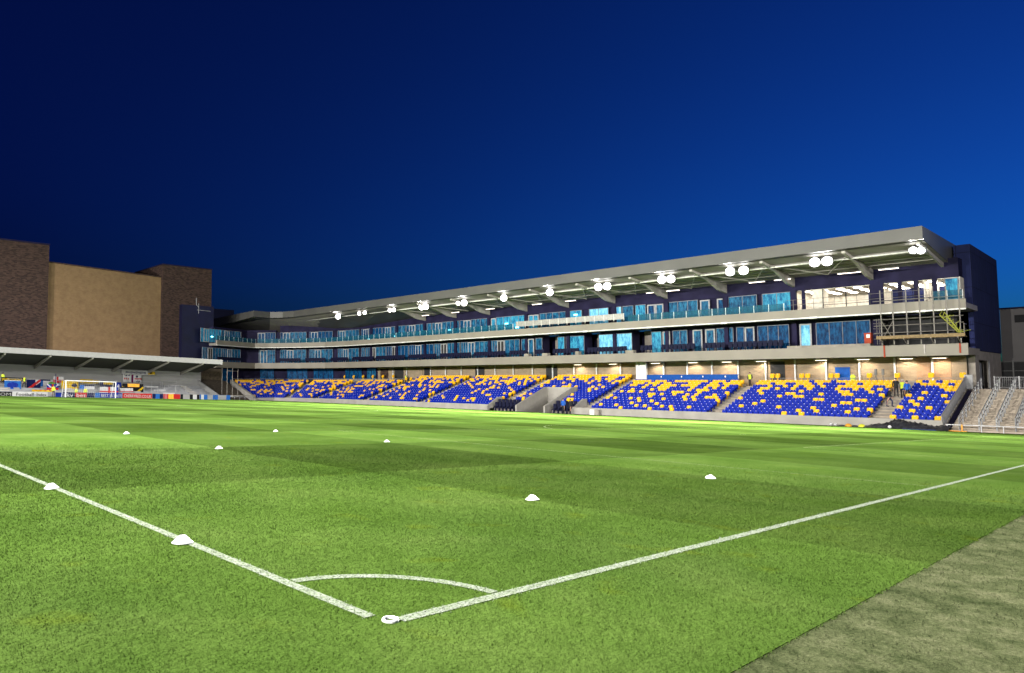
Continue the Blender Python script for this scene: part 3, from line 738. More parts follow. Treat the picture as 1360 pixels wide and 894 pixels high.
# strip lights under the roof
for y in (15.7, 19.2, 18.4, 25.2, 27.8, 37.4, 40.0, 51.9, 57.5, 66.2, 73.5, 80.4):
    b = MB(); b.box(80.38, 80.62, y - .85, y + .85, 12.22, 12.30); o = b.build('strip_light', M['galv'], ST)
    b = MB(); b.box(80.42, 80.58, y - .8, y + .8, 12.17, 12.215); local(b.build('tube', M['tube']), o)
for s_, z, d in ((S(62.5), 9.2, 3.3), (S(64.5), 9.9, 3.3), (S(76.5), 9.6, 3.3), (S(90.0), 9.2, 3.3), (S(97.5), 8.95, 3.3), (send - 1.2, 9.5, 3.3), (S(52.3), 10.4, 3.3)):
    p, t, n = at_s(BP, L2, s_); b = MB(); b.obox((p[0] + n[0] * d, p[1] + n[1] * d, z), (t[0], t[1], 0), (n[0], n[1], 0), (0, 0, 1), .3, .03, .10); b.build('room_light', M['teal_l'], ST)

# ---- gable tower at the near end
b = MB(); b.box(84.5, 98.9, 10.11, 11.35, 4.1, 14.38); b.box(88.9, 98.9, 11.35, 19.5, 4.1, 14.36)
build_each(b, 'gable_tower', M['blue_clad'], ST)
b = MB()
b.box(84.6, 86.4, 10.2, 10.72, .2, 4.08); b.box(92.0, 98.8, 10.2, 10.72, .2, 4.08); b.box(86.4, 92.0, 10.2, 10.72, 3.2, 4.08); b.box(86.0, 99, 10.9, 11.0, .2, 4.08)
build_each(b, 'tower_base', M['conc'], ST)
b = MB(); b.box(87.0, 87.9, 10.25, 10.34, .4, 2.9); b.box(91.3, 91.45, 10.1, 10.25, .4, 3.2); build_each(b, 'service_door', M['galv'], ST)

# ================================================================== SEATS
def chamf(w, h, c, n=3):
    p = []
    for sx, sy, a0 in ((1, 1, 0), (-1, 1, 90), (-1, -1, 180), (1, -1, 270)):
        for i in range(n):
            a = math.radians(a0 + 90 * i / (n - 1)); p.append((sx * (w - c) + c * math.cos(a), sy * (h - c) + c * math.sin(a)))
    return p
def seat_mb():
    b = MB(); W_ = .235
    poly = [(y, .60 + z) for y, z in chamf(W_, .23, .09)]
    vs = [(.20 + .10 * (z - .37), y, z) for y, z in poly] + [(.25 + .10 * (z - .37), y * .97, z) for y, z in poly]; n = len(poly)
    fs = [(i, (i + 1) % n, n + (i + 1) % n, n + i) for i in range(n)] + [tuple(range(n))[::-1], tuple(range(n, 2 * n))]
    b.add(vs, fs, 0)
    poly = [(y, .53 + z) for y, z in chamf(.205, .19, .06)]
    vs = [(.05 + .12 * (z - .34), y * .97, z) for y, z in poly] + [(.12 + .12 * (z - .34), y, z) for y, z in poly]; n = len(poly)
    fs = [(i, (i + 1) % n, n + (i + 1) % n, n + i) for i in range(n)] + [tuple(range(n))[::-1], tuple(range(n, 2 * n))]
    b.add(vs, fs, 0)
    b.box(.10, .26, -.03, .03, 0, .42, 0)
    b.box(.165, .19, -.028, .028, .755, .795, 1)
    return b
SM = seat_mb()
seat_me = {c: SM.mesh('stadium_seat', [M['seat_' + c], M['tag']]) for c in 'by'}
def seat_xyz(k, y): return (70.2 + .35 + TREAD * k + .40, y, T0 + RISE * k)
def p_yel(f):     # chance of a yellow seat, f = 0 front row .. 1 back row
    return lerp(f, [0, .1, .3, .55, .7, .82, .92, 1], [.07, .15, .20, .24, .34, .48, .68, .84])
cr = random.Random(21)
def colour(k, n, y, boost=0):
    f = k / (n - 1)
    tri = .5 + .5 * math.sin(y * 1.9 + k * .55) * math.sin(y * .83 - k * .4)
    return 'y' if cr.random() < min(1, p_yel(f) * (.62 + .76 * tri)) or (n > 13 and k == n - 1) else 'b'
R1 = ["YBBYBBY", "BBBBBBB", "BBYBBBB", "YBBBYBB", "BBYBBBB", "BYBBBBY", "BBYBBBB", "YBBBBYB", "BBYBBBB", "BBBBBYY", "BBBBYYY", "BYYYYBY", "YBYBYYY"]
group_s = 'tip-up seats in the two blocks beside the stair aisle'
def add_seat(c, loc, label, group, ang=0.0):
    o = bpy.data.objects.new('stadium_seat', seat_me[c]); COL.objects.link(o); o.location = loc; o.rotation_euler = (0, 0, ang); return tag(o, label, 'seat', group)
CN = {'b': 'blue', 'y': 'yellow'}
for k in range(NR):
    for j in range(7):
        c = R1[k][j].lower()
        add_seat(c, seat_xyz(k, 13.80 - .51 * j), f'{CN[c]} seat {ORD[7 - j]} from the guard fence, {ORD[k + 1]} row up, block beside concrete stairs', group_s)
N2 = 14
for k in range(NR):
    for j in range(N2):
        c = colour(k, NR, 15.85 + .5 * j)
        add_seat(c, seat_xyz(k, 15.85 + .5 * j), f'{CN[c]} seat, {ORD[j + 1]} from the aisle of standing people, {ORD[k + 1]} row up, long block', group_s)
yw = [('pair of', 27.5), ('pair of', 26.95), ('', 24.54), ('', 23.96), ('', 21.75), ('', 21.2), ('', 18.33), ('', 16.0), ('', 13.31), ('', 10.95)]
b = MB(); b.box(82.75, 83.7, 10.8, 28.0, WALKZ, 1.12); b.box(82.75, 83.7, 90.5, 119.5, WALKZ, 1.30); build_each(b, 'seat_plinth', M['conc'], ST)
for i, (q, y) in enumerate(yw):
    add_seat('y', (82.95, y, 1.12), f'yellow seat above the walkway railing by the brick wall, {ORD[10 - i]} from the blue tower', 'yellow seats behind the walkway railing')
# all other seats of the stand, more than two thousand: one mass
rows = []
def ok_y(k, y):
    if any(abs(y - a) < .86 for a in AISLES): return False
    if k < 3 and (44.8 < y < 49.4 or 53.0 < y < 58.7): return False
    if k < 9 and 48.4 < y < 54.0: return False
    return True
MV = {'b': [], 'y': []}
for k in range(CEN):
    y = 15.85 + .5 * N2 if k < NR else 43.75
    while y < 84.3:
        n = nrows_at(y)
        if k < n and ok_y(k, y): MV[colour(k, n, y)].append((seat_xyz(k, y), 0.0))
        y += .5
for k in range(NR):
    P = offset_path([(70.2, 84.9)] + FP[1:], .35 + TREAD * k + .40); Lp = along(P); s = .3
    while s < Lp[-1] - .3:
        p, t, n = at_s(P, Lp, s)
        if ok_y(k, p[1]) and abs((p[0] - 67.6) * -.46 + (p[1] - 104.4) * .887) > .65: MV[colour(k, NR, s + 84)].append(((p[0], p[1], T0 + RISE * k), math.atan2(n[1], n[0])))
        s += .5
for i in range(9): MV['y'].append(((82.95, 91.5 + i * 2.9, 1.30), 0.0))
for q, y in ((0, 88.0), (0, 86.8)): MV['y'].append(((82.95, y, WALKZ + .4), 0.0))
tv = np.array(SM.v); verts = []; faces = []; mi = []; o = 0
for c in 'by':
    for loc, a in MV[c]:
        ca, sa = math.cos(a), math.sin(a); q = tv.copy()
        q[:, 0] = tv[:, 0] * ca - tv[:, 1] * sa + loc[0]; q[:, 1] = tv[:, 0] * sa + tv[:, 1] * ca + loc[1]; q[:, 2] += loc[2]
        verts.append(q); faces += [[i + o for i in f] for f in SM.f]; mi += [(0 if c == 'b' else 1) if m_ == 0 else 2 for m_ in SM.m]; o += len(tv)
me = bpy.data.meshes.new('stadium_seats'); me.from_pydata(np.concatenate(verts).tolist(), [], faces)
for m_ in ('seat_b', 'seat_y', 'tag'): me.materials.append(M[m_])
me.polygons.foreach_set('material_index', mi); me.update()
o = bpy.data.objects.new('stadium_seating', me); COL.objects.link(o); tag(o, 'mass of blue and yellow tip-up seats along the farther part of the long stand', 'seating', kind='stuff')
# end rake of the seating
b = MB(); pe = FP[-1]; Pn = offset_path(FP, 10.9)[-1]
tx, ty = Pn[0] - pe[0], Pn[1] - pe[1]; Lq = math.hypot(tx, ty); tx, ty = tx / Lq, ty / Lq; wx, wy = -ty, tx
ring = lambda u, z0, z1: [(pe[0] + tx * u + wx * .05, pe[1] + ty * u + wy * .05, z0), (pe[0] + tx * u + wx * .05, pe[1] + ty * u + wy * .05, z1), (pe[0] + tx * u + wx * .5, pe[1] + ty * u + wy * .5, z1), (pe[0] + tx * u + wx * .5, pe[1] + ty * u + wy * .5, z0)]
b.sweep([ring(-.6, -3.4, -2.3), ring(.3, -3.2, -1.7), ring(Lq, -.6, 1.25)]); b.build('raking_wall', M['conc_l'], ST)

# dugout seats -------------------------------------------------------
dm = MB()
for poly, x0, x1 in ((chamf(.24, .36, .10), .30, .42),): 
    dm.prism([(y, .80 + z) for y, z in poly], 'x', x0, x1)
dm.prism([(y, 1.02 + z) for y, z in chamf(.15, .12, .06)], 'x', .25, .32); dm.box(-.12, .30, -.23, .23, .34, .46); dm.box(.0, .2, -.08, .08, 0, .34); dm.box(-.1, .3, -.26, -.22, .46, .62)
dme = dm.mesh('dugout_seat', [M['seat_n']])
for side, ys_, nm in (('tunnel', [54.35 + .62 * i for i in range(6)], 'dugout beyond the tunnel'), ('near', [45.7 + .62 * i for i in range(5)], 'dugout beside the man in blue')):
    for i, y in enumerate(ys_):
        for r_ in (0, 1):
            o = bpy.data.objects.new('dugout_seat', dme); COL.objects.link(o); o.location = (70.75 + r_ * .95, y + .2 * r_, -2.9 + r_ * .38)
            tag(o, f"navy padded seat, {ORD[i + 1]} of the {'front' if r_ == 0 else 'back'} row in the {nm}", 'dugout seat', 'navy padded dugout seats')
b = MB(); b.box(71.35, 72.9, 53.6, 58.1, -3.3, -2.53); b.box(71.35, 72.9, 45.25, 48.85, -3.3, -2.53); build_each(b, 'dugout_step', M['conc'], ST)
b = MB(); b.box(70.0, 71.35, 53.6, 58.1, -3.3, -2.905); b.box(70.0, 71.35, 45.25, 48.85, -3.3, -2.905); build_each(b, 'dugout_floor', M['conc'], ST)

# navy balcony seats -------------------------------------------------
bs = MB(); bs.prism([(y, .66 + z) for y, z in chamf(.235, .30, .07)], 'x', .2, .28); bs.prism([(y, .52 + z) for y, z in chamf(.21, .19, .05)], 'x', .06, .14); bs.box(.1, .2, -.05, .05, 0, .4)
bme = bs.mesh('balcony_seat', [M['seat_n']])
runs = [(25.4, 30.6), (31.4, 34.0), (34.9, 38.8), (40.2, 41.4), (43.6, 49.0), (50.6, 54.6), (56.2, 57.4), (59.3, 62.4), (63.2, 69.0), (70.0, 76.5), (77.6, 84.0), (85.2, 92.5), (93.6, 99.4)]
for ri, (y0, y1) in enumerate(runs):
    y = y0; j = 0
    while y < y1:
        o = bpy.data.objects.new('balcony_seat', bme); COL.objects.link(o); o.location = (79.75, y, 4.62)
        j += 1; y += .52
        tag(o, f'{ORD[j]} navy seat in the {ORD[ri + 1]} run of lower balcony seats counted from the scaffold', 'balcony seat', 'navy seats along the lower balcony')
b = MB(); b.box(79.29, 81.2, 16.9, 100, 4.205, 4.61); b.build('balcony_step', M['conc'], ST)
for q, (s0, s1) in enumerate(((L2[1] + 1, L2[2] - .5), (L2[2] + .6, L2[3] - .6), (L2[3] + .6, L2[4] - .8), (L2[5] + 3.0, L2[6] - 1.5))):
    s = s0; j = 0
    while s < s1:
        p, t, n = at_s(BP, L2, s); o = bpy.data.objects.new('balcony_seat', bme); COL.objects.link(o); o.location = (p[0] + n[0] * .75, p[1] + n[1] * .75, 4.62); o.rotation_euler = (0, 0, math.atan2(n[1], n[0])); j += 1; s += .52
        tag(o, f'{ORD[j]} navy seat in the {ORD[q + 1]} run on the bent far end of the lower balcony', 'balcony seat', 'navy seats along the lower balcony')
b = MB()
sweep_path(b, [(79, 100.05)] + BP[2:], [(.29, 4.205), (.29, 4.61), (1.9, 4.61), (1.9, 4.205)]); b.build('balcony_step', M['conc'], ST)
b = MB(); b.box(79.3, 80.6, 17.2, 24.6, 4.205, 4.85); b.box(79.3, 80.0, 50.0, 50.5, 4.62, 5.1); b.box(79.3, 80.0, 55.0, 55.9, 4.62, 5.0); b.box(79.3, 80, 58.2, 59.0, 4.62, 5.0); b.box(79.3, 80, 42.1, 43.2, 4.62, 5.0); build_each(b, 'balcony_ledge', M['conc'], ST)

# press desks --------------------------------------------------------
for x, z0, z1, y0, y1, l in ((80.95, .42, 1.28, 30.3, 42.9, 'long bright blue press desk, the lower of two, directly behind the seats'), (82.35, .70, 1.84, 30.9, 42.6, 'long bright blue press desk, the upper of two, against the brick wall')):
    T = thing('press_desk', (x, (y0 + y1) / 2, z0), l, 'press desk', 'blue press desks')
    b = MB(); b.box(x, x + .06, y0, y1, z0, z1); b.build('front_panel', M['desk'], T)
    b = MB(); b.box(x - .04, x + .5, y0, y1, z1 + .002, z1 + .05); b.build('desk_top', M['desk'], T)
    if z0 > .5:
        b = MB()
        for y in np.arange(y0 + .6, y1 - .6, 1.24): b.box(x - .02, x - .003, y - .38, y + .38, z0 + .38, z0 + .52)
        b.build('slot', M['navy'], T)
    b = MB()
    for y in np.arange(y0 + 1.4, y1, 2.6): b.box(x - .012, x - .002, y - .06, y + .06, z1 - .3, z1 - .12)
    build_each(b, 'number_plate', M['tag'], T)
b = MB(); b.box(82.2, 83.9, 30.6, 42.7, WALKZ, .7); b.build('press_plinth', M['conc'], ST)

# ================================================================== FLOODLIGHTS
FL = [(97.02, 12.9, 1), (90.9, 13.0, 0), (89.4, 13.02, 0), (82.8, 12.95, 0), (81.8, 12.95, .6), (75.2, 12.88, 1), (74.3, 12.88, 1), (67.4, 12.84, .7), (66.2, 12.8, 1), (58.74, 12.86, 1), (51.08, 12.9, 1), (43.9, 12.86, 1), (42.7, 12.86, 1),
      (35.75, 12.9, 1), (34.7, 12.86, 1), (28.2, 12.92, 1), (26.85, 12.88, .9), (20.25, 12.88, 1), (19.2, 12.86, 1), (12.5, 12.95, .6), (11.95, 12.85, 0)]
FL = sorted((y, z - .08, q) for y, z, q in FL)
BIG = [11.95, 19.2, 28.2, 35.75, 43.9, 51.08, 58.74, 66.2, 75.2, 81.8, 97.02]
for i, (y, z, big) in enumerate(FL):
    x = 74.5; tgt = Vector((26, y * .55 + 6, -1)); dr = (tgt - Vector((x, y, z))).normalized()
    if big >= .9: dr = (Vector((4, 4, -1)) - Vector((x, y, z))).normalized()
    rt = dr.cross(Vector((0, 0, 1))).normalized(); up = rt.cross(dr)
    T = thing('floodlight', (x, y, z), f"lit floodlight hung under the stand roof edge, {ORD[i + 1] if i < 20 else 'twenty-first'} from the blue tower", 'floodlight', 'floodlights under the stand roof')
    w, h = (.46, .38) if big >= .9 else (.36, .30)
    b = MB(); b.obox(Vector((x, y, z)) - dr * .14, rt, up, dr, w, h, .13)
    for q in (-.36, -.18, 0, .18, .36): b.obox(Vector((x, y, z)) - dr * .32 + rt * q * w * 2, rt, up, dr, .02, h * .8, .06)
    b.build('housing', M['lampbody'], T)
    b = MB(); rl = .43 if big >= .9 else .29; c0 = Vector((x, y, z))
    b.tube(c0 - dr * .012, c0 + dr * .03, rl, 18); b.build('lens', M['lamp' if big else 'lamp_dim'], T)
    b = MB(); b.tube(c0 - dr * .05, c0 - dr * .013, rl + .06, 18); b.build('bezel', M['lampbody'], T)
    b = MB(); b.tube((x + .1, y - .02, z), (x + .1, y - .02, sofz(74.6) - .05), .035, 6); b.tube((x + .1, y - w - .05, z), (x + .1, y + w + .05, z), .03, 6); b.build('bracket', M['lampbody'], T)
def spot(name, loc, tgt, e, col, ang=120, blend=.5, rad=.4):
    L = bpy.data.lights.new(name, 'SPOT'); L.energy = e; L.color = col; L.spot_size = math.radians(ang); L.spot_blend = blend; L.shadow_soft_size = rad
    o = bpy.data.objects.new(name, L); COL.objects.link(o); o.location = loc
    o.rotation_euler = (Vector(tgt) - Vector(loc)).to_track_quat('-Z', 'Y').to_euler(); return o
E_MAIN, E_OPP = 125000, 112000
for y in BIG: spot('floodlight_beam', (73.8, y, 12.55), (12, y * .8 + 3, 0), E_MAIN, (1.0, .97, .90), 118, .9)
for y in (6, 24, 42, 60, 78, 96): spot('opposite_floodlight_beam', (-15, y, 14), (60, y + 2, 3), E_OPP, (1.0, .97, .90), 112, .9)
for x in (14, 34, 54): spot('south_floodlight_beam', (x, -24, 14), (66, 108, 5), 70000, (1.0, .97, .90), 66, 1.0)
spot('south_floodlight_beam', (36, -24, 14), (84, 9, 7), 60000, (1.0, .97, .90), 56, 1.0)
# small lamps at ground level that are lit in the photograph
for y in (12.6, 15.2, 18.8, 22.6, 28.6, 32.4, 36.4, 41.2, 47.2, 52.6):
    b = MB(); b.box(82.98, 83.22, y - .5, y + .5, 3.335, 3.358); b.build('soffit_lamp', M['down'], ST)
    spot('soffit_lamp_beam', (83.1, y, 3.3), (83.9, y, .8), 420, (1, .82, .6), 140, .6, .15)

# ================================================================== PEOPLE
import bmesh
def person(loc, rz, jacket, legs, label, group=None, pose='stand', hair='hair', vest=None, scale=1.0, zrot=0):
    J = {}; E_ = []
    def j(n, p, r, par=None):
        J[n] = (len(J), p, r)
        if par: E_.append((par, n))
    ln = {'stand': 0, 'lean': .08, 'step': .05}[pose]; st = .22 if pose == 'step' else .05
    j('pelvis', (0, 0, .96), (.15, .11)); j('waist', (0, -ln * .3, 1.12), (.15, .11), 'pelvis'); j('chest', (0, -ln * .7, 1.33), (.18, .125), 'waist'); j('nb', (0, -ln, 1.47), (.085, .08), 'chest')
    j('neck', (0, -ln - .01, 1.54), (.055, .055), 'nb'); j('head', (0, -ln - .025, 1.64), (.078, .095), 'neck'); j('crown', (0, -ln - .015, 1.735), (.062, .075), 'head'); j('nose', (0, -ln - .13, 1.635), (.014, .014), 'head')
    for sx, t in ((-1, 'l'), (1, 'r')):
        j('sh' + t, (sx * .19, -ln * .8, 1.42), (.075, .075), 'nb')
        fw = (-.16 if (pose != 'stand' or sx > 0) else -.04)
        j('el' + t, (sx * .25, -ln + .03, 1.14), (.055, .055), 'sh' + t); j('wr' + t, (sx * .23, -ln + fw, .92), (.036, .036), 'el' + t)
        j('pm' + t, (sx * .225, -ln + fw * 1.25, .845), (.034, .022), 'wr' + t)
        for q in range(4): j('f%d%s' % (q, t), (sx * (.215 + .004 * q), -ln + fw * 1.3 + .027 * (q - 1.5), .765 + .008 * abs(q - 1.2)), (.0095, .0095), 'pm' + t)
        j('th' + t, (sx * .19, -ln + fw * 1.3 - .05, .83), (.011, .011), 'wr' + t)
        j('hip' + t, (sx * .095, 0, .88), (.10, .10), 'pelvis'); j('kn' + t, (sx * .11, -.03 - sx * st, .50), (.068, .07), 'hip' + t)
        j('an' + t, (sx * .115, .02 - sx * st, .10), (.046, .05), 'kn' + t); j('toe' + t, (sx * .13, -.15 - sx * st, .035), (.04, .03), 'an' + t)
    me = bpy.data.meshes.new('person'); bm = bmesh.new(); sl = bm.verts.layers.skin.verify(); vs = {}
    for n, (i, p, r) in J.items():
        v = bm.verts.new(p); v[sl].radius = r; v[sl].use_root = n == 'pelvis'; vs[n] = v
    for a, c in E_: bm.edges.new((vs[a], vs[c]))
    bm.to_mesh(me); bm.free()
    ob = bpy.data.objects.new('tmp', me); COL.objects.link(ob); ob.modifiers.new('s', 'SKIN'); sd = ob.modifiers.new('d', 'SUBSURF'); sd.levels = 1; sd.render_levels = 1
    dg = bpy.context.evaluated_depsgraph_get(); m2 = bpy.data.meshes.new_from_object(ob.evaluated_get(dg)); bpy.data.objects.remove(ob)
    m2.materials.clear()
    for q in ('skin', jacket, legs, 'shoe', vest or jacket): m2.materials.append(M[q])
    for f in m2.polygons:
        c = f.center; k = 1
        if c.z > 1.51: k = 0
        elif c.z < .09: k = 3
        elif abs(c.x) > .16 and c.z < .90: k = 0
        elif c.z < .93: k = 2
        elif abs(c.x) < .17: k = 4
        f.material_index = k; f.use_smooth = True
    o = bpy.data.objects.new('person', m2); COL.objects.link(o); o.location = loc; o.rotation_euler = (0, 0, rz); o.scale = (scale,) * 3
    tag(o, label, 'person', group)
    b = MB(); b.lathe([(.092, .0), (.094, .04), (.075, .085), (.04, .108), (.001, .115)], (0, -ln - .005, 1.665), 14); h = b.build('hair' if hair == 'hair' else 'cap', M[hair], smooth=True); local(h, o)
    return o
def tz(x):      # tread height under a point on the seating slope
    k = int((x - 70.55) / TREAD); return T0 + RISE * k + (RISE * .5 if (x - 70.55 - k * TREAD) > TREAD * .5 else .006)
G1 = 'people standing on the stair aisle'
person((77.75, 14.95, tz(77.75)), -1.2, 'black', 'black', 'person in a black coat, uppermost of the group on the stair aisle', G1, 'stand', scale=1.0)
person((77.55, 14.42, tz(77.55)), 1.6, 'greycl', 'black', 'person in a lime hi-vis vest and pale cap, middle of the aisle group', G1, 'lean', 'greycap', 'hiviz')
person((76.95, 13.95, tz(76.95)), 2.2, 'bjacket', 'black', 'person in blue jacket and dark hat, lowest of the three together on the aisle', G1, 'stand', 'black')
person((75.05, 14.9, tz(75.05)), .4, 'black', 'denim', 'person all in dark clothes lower down the aisle beside the long seat block', G1, 'step')
G2 = 'people by the nearer dugout'
person((69.55, 45.95, gz(69.5, 46)), -1.4, 'bjacket', 'black', 'person in a bright blue top standing at the nearer dugout', G2, 'stand', scale=1.04)
person((69.6, 45.05, gz(69.5, 45)), 1.2, 'black', 'black', 'person in black beside the man in the blue top at the nearer dugout', G2, 'lean')
person((82.4, 29.6, WALKZ), -1.6, 'black', 'black', 'person in a yellow vest at the head of the aisle beside the press desks', None, 'stand', 'hair', 'hiviz', .95)
person((83.3, 88.3, WALKZ), -1.5, 'greycl', 'black', 'person in hi-vis standing by a dark doorway above the far aisle', None, 'stand', 'hair', 'hiviz')

# things lying on the walkway
T = thing('hanging_vest', (81.35, 19.3, WALKZ), 'lime hi-vis vest hung over a chair back on the walkway behind the railing', 'vest')
b = MB(); b.prism([(19.08, 1.62), (19.2, 1.78), (19.42, 1.78), (19.54, 1.62), (19.5, .95), (19.1, .95)], 'x', 81.3, 81.36); b.build('vest', M['hiviz'], T)
b = MB()
for y in (19.15, 19.45): b.tube((81.42, y, WALKZ), (81.42, y, 1.74), .015, 5)
b.tube((81.42, 19.15, 1.72), (81.42, 19.45, 1.72), .015, 5); b.build('chair_frame', M['lampbody'], T)
rr = random.Random(3)
T = thing('cable_heap', (82.0, 16.9, WALKZ), 'dark heap of cables and kit on the walkway between two yellow seats', 'cable heap')
b = MB()
for i in range(26):
    a = rr.uniform(0, 6.3); r_ = rr.uniform(.2, .6); c = (82.0 + rr.uniform(-.3, .3), 16.9 + rr.uniform(-.8, .8), WALKZ + rr.uniform(.05, .6))
    pts = [(c[0] + math.cos(a + q) * r_ * .6, c[1] + math.sin(a + q) * r_, c[2] + .1 * math.sin(3 * q)) for q in np.linspace(0, 3, 7)]
    for p, q in zip(pts, pts[1:]): b.tube(p, q, .035, 5)
b.build('cables', M['tarp'], T)
for y, l in ((17.6, 'slim camera tripod on the walkway, nearer the lime vest'), (17.0, 'slim camera tripod on the walkway, nearer the cable heap')):
    T = thing('tripod', (83.2, y, WALKZ), l, 'tripod', 'tripods on the walkway')
    b = MB()
    for a in (0, 2.1, 4.2): b.tube((82.4, y, 1.75), (82.4 + .3 * math.cos(a), y + .3 * math.sin(a), WALKZ), .02, 5)
    b.build('legs', M['lampbody'], T); b = MB(); b.box(82.3, 82.5, y - .1, y + .1, 1.75, 2.35); b.build('head', M['lampbody'], T)

# ================================================================== PITCH-SIDE ITEMS
def ball(name, x, y, r, mt, l, cat, flat=1.0, mt2=None):
    b = MB(); n = 14
    b.lathe([(max(.001, r * math.cos(a)), r * flat * math.sin(a) + r * flat) for a in np.linspace(-PI / 2 + .01, PI / 2 - .01, 10)], n=n)
    if mt2:
        for i, f in enumerate(b.f):
            if (i // 2 + i // n) % 3 == 0: b.m[i] = 1
    o = b.build(name, [M[mt]] + ([M[mt2]] if mt2 else []), smooth=True); o.location = (x, y, gz(x, y) + .01); return tag(o, l, cat)
ball('football', 69.55, 18.0, .14, 'ball', 'white football with dark patches against the front wall, farther from the tarpaulin', 'ball', mt2='ballk')
ball('football', 69.5, 17.66, .12, 'ball', 'white football with dark patches beside another, nearer the flat dark domes', 'ball', mt2='ballk')
def dome(x, y, mt, l):
    b = MB(); b.lathe([(.27, 0), (.27, .05), (.24, .13), (.17, .21), (.08, .25), (.001, .26)], n=18); o = b.build('training_dome', M[mt], smooth=True); o.location = (x, y, gz(x, y)); o.scale = (1, 1, .55 if mt == 'ballk' else 1); tag(o, l, 'training dome', 'domes along the front wall')
dome(69.6, 17.2, 'ballk', 'flat dark training dome beside the footballs on the grass edge'); dome(69.6, 16.7, 'orange', 'orange yellow training dome below the long seat block')
dome(69.6, 16.2, 'ballk', 'flat dark training dome between the orange dome and the lime dome'); dome(69.6, 15.7, 'lime', 'lime yellow training dome nearest the black plastic heap')
ball('football', 69.1, 13.6, .13, 'ball', 'plain white ball on the grass in front of the black plastic heap', 'ball')
# black plastic sheet heap
rr = random.Random(12); ny, nx = 46, 14; b = MB()
for i in range(ny + 1):
    y = 9.75 + 5.7 * i / ny
    top = lerp(y, [9.7, 10.2, 11.2, 11.7, 12.3, 13.0, 13.6, 14.3, 15.0, 15.5], [.24, .32, .34, .42, .60, .58, .62, .30, .26, .12])
    for k in range(nx + 1):
        t = k / nx; x = 69.0 + 1.9 * t
        hgt = top * (1 - abs(2 * t - 1.05) ** 2.2) * (1 + .30 * math.sin(y * 7 + t * 9) * math.sin(t * 13 + y * 3) + .2 * abs(math.sin(y * 11.3 - t * 5))) + rr.uniform(-.05, .05)
        b.v.append((x, y, gz(x, y) - .01 + max(0, hgt if 0 < k < nx else 0)))
for i in range(ny):
    for k in range(nx): a = i * (nx + 1) + k; b.f.append([a, a + 1, a + nx + 2, a + nx + 1]); b.m.append(0)
tag(b.build('plastic_sheet_heap', M['tarp'], smooth=True), 'crumpled black plastic sheeting heaped over the front wall below the people on the aisle', 'sheeting')
b = MB(); b.obox((69.3, 11.6, gz(69.3, 11.6) + .02), (1, 0, 0), (0, 1, 0), (0, 0, 1), .35, 1.1, .02); tag(b.build('blue_mat', M['mat_b']), 'thin blue mat lying in front of the black plastic heap', 'mat')
b = MB(); b.obox((69.4, 9.6, gz(69.4, 9.6) + .03), (1, 0, 0), (0, 1, 0), (0, 0, 1), .08, .95, .03); tag(b.build('yellow_strip', M['orange']), 'yellow strip lying along the grass edge in front of the concrete stairs', 'strip')
for y, l in ((42.2, 'small white box standing by the aisle end of the front wall'), (41.6, 'small grey box standing at the foot of the front wall')):
    b = MB(); b.box(69.75, 70.1, y - .3, y + .3, gz(70, y), gz(70, y) + .62); b.box(69.72, 69.75, y - .24, y + .24, gz(70, y) + .08, gz(70, y) + .5); tag(b.build('utility_box', M['white' if y > 42 else 'conc']), l, 'box')

# ================================================================== CONCRETE STAIRS AT THE NEAR END
SS = thing('concrete_stairs', (70.6, 6, -2.9), 'wide brown concrete stair flight between the seat block and the picture edge', 'stairs')
b = MB(); prof = [(70.5, -3.6)]
for k in range(26):
    z = -2.9 + .1275 * (k + 1); x = 70.5 + .4 * k; prof += [(x, z), (x + .4, z)]
prof += [(100, .42), (100, -3.6)]
b.prism(prof, 'y', -6.0, 9.85); b.build('flight', M['step'], SS)
b = MB(); b.prism([(70.3, -3.6), (70.3, -2.95), (80.9, .30), (84.4, .30), (84.4, -3.6)], 'y', 9.87, 10.28); b.build('side_wall', M['navy'], SS)
def rake_rail(y, l, posts=9, dbl=False):
    T = thing('stair_handrail', (70.6, y, -2.9), l, 'handrail', 'metal handrails on the concrete stairs')
    b = MB(); z = lambda x: -2.9 + .1275 + max(0, min((x - 70.5) / .4 * .1275, 3.2))
    xs_ = np.linspace(70.7, 80.9, posts)
    for x in xs_: b.box(x - .03, x + .03, y - .05, y + .05, z(x) - .15, z(x) + .98)
    build_each(b, 'post', M['galv'], T); b = MB()
    for h in (1.0, .55) if not dbl else (1.0, .7, .4):
        b.tube((70.6, y, z(70.6) + h), (80.9, y, z(80.9) + h), .034, 6); b.tube((80.9, y, z(80.9) + h), (82.2, y, z(80.9) + h), .034, 6)
    if dbl: b.tube((70.6, y, z(70.6) + 1.0), (70.6, y, z(70.6)), .034, 6)
    b.build('rail', M['galv'], T)
rake_rail(9.32, 'stepped double handrail closest to the white guard fence on the concrete stairs', 8, True)
rake_rail(8.1, 'handrail with posts, second across the concrete stairs from the seats', 11); rake_rail(7.05, 'handrail with posts, third across the concrete stairs from the seats', 11); rake_rail(5.95, 'handrail with posts nearest the picture edge on the concrete stairs', 11, True)
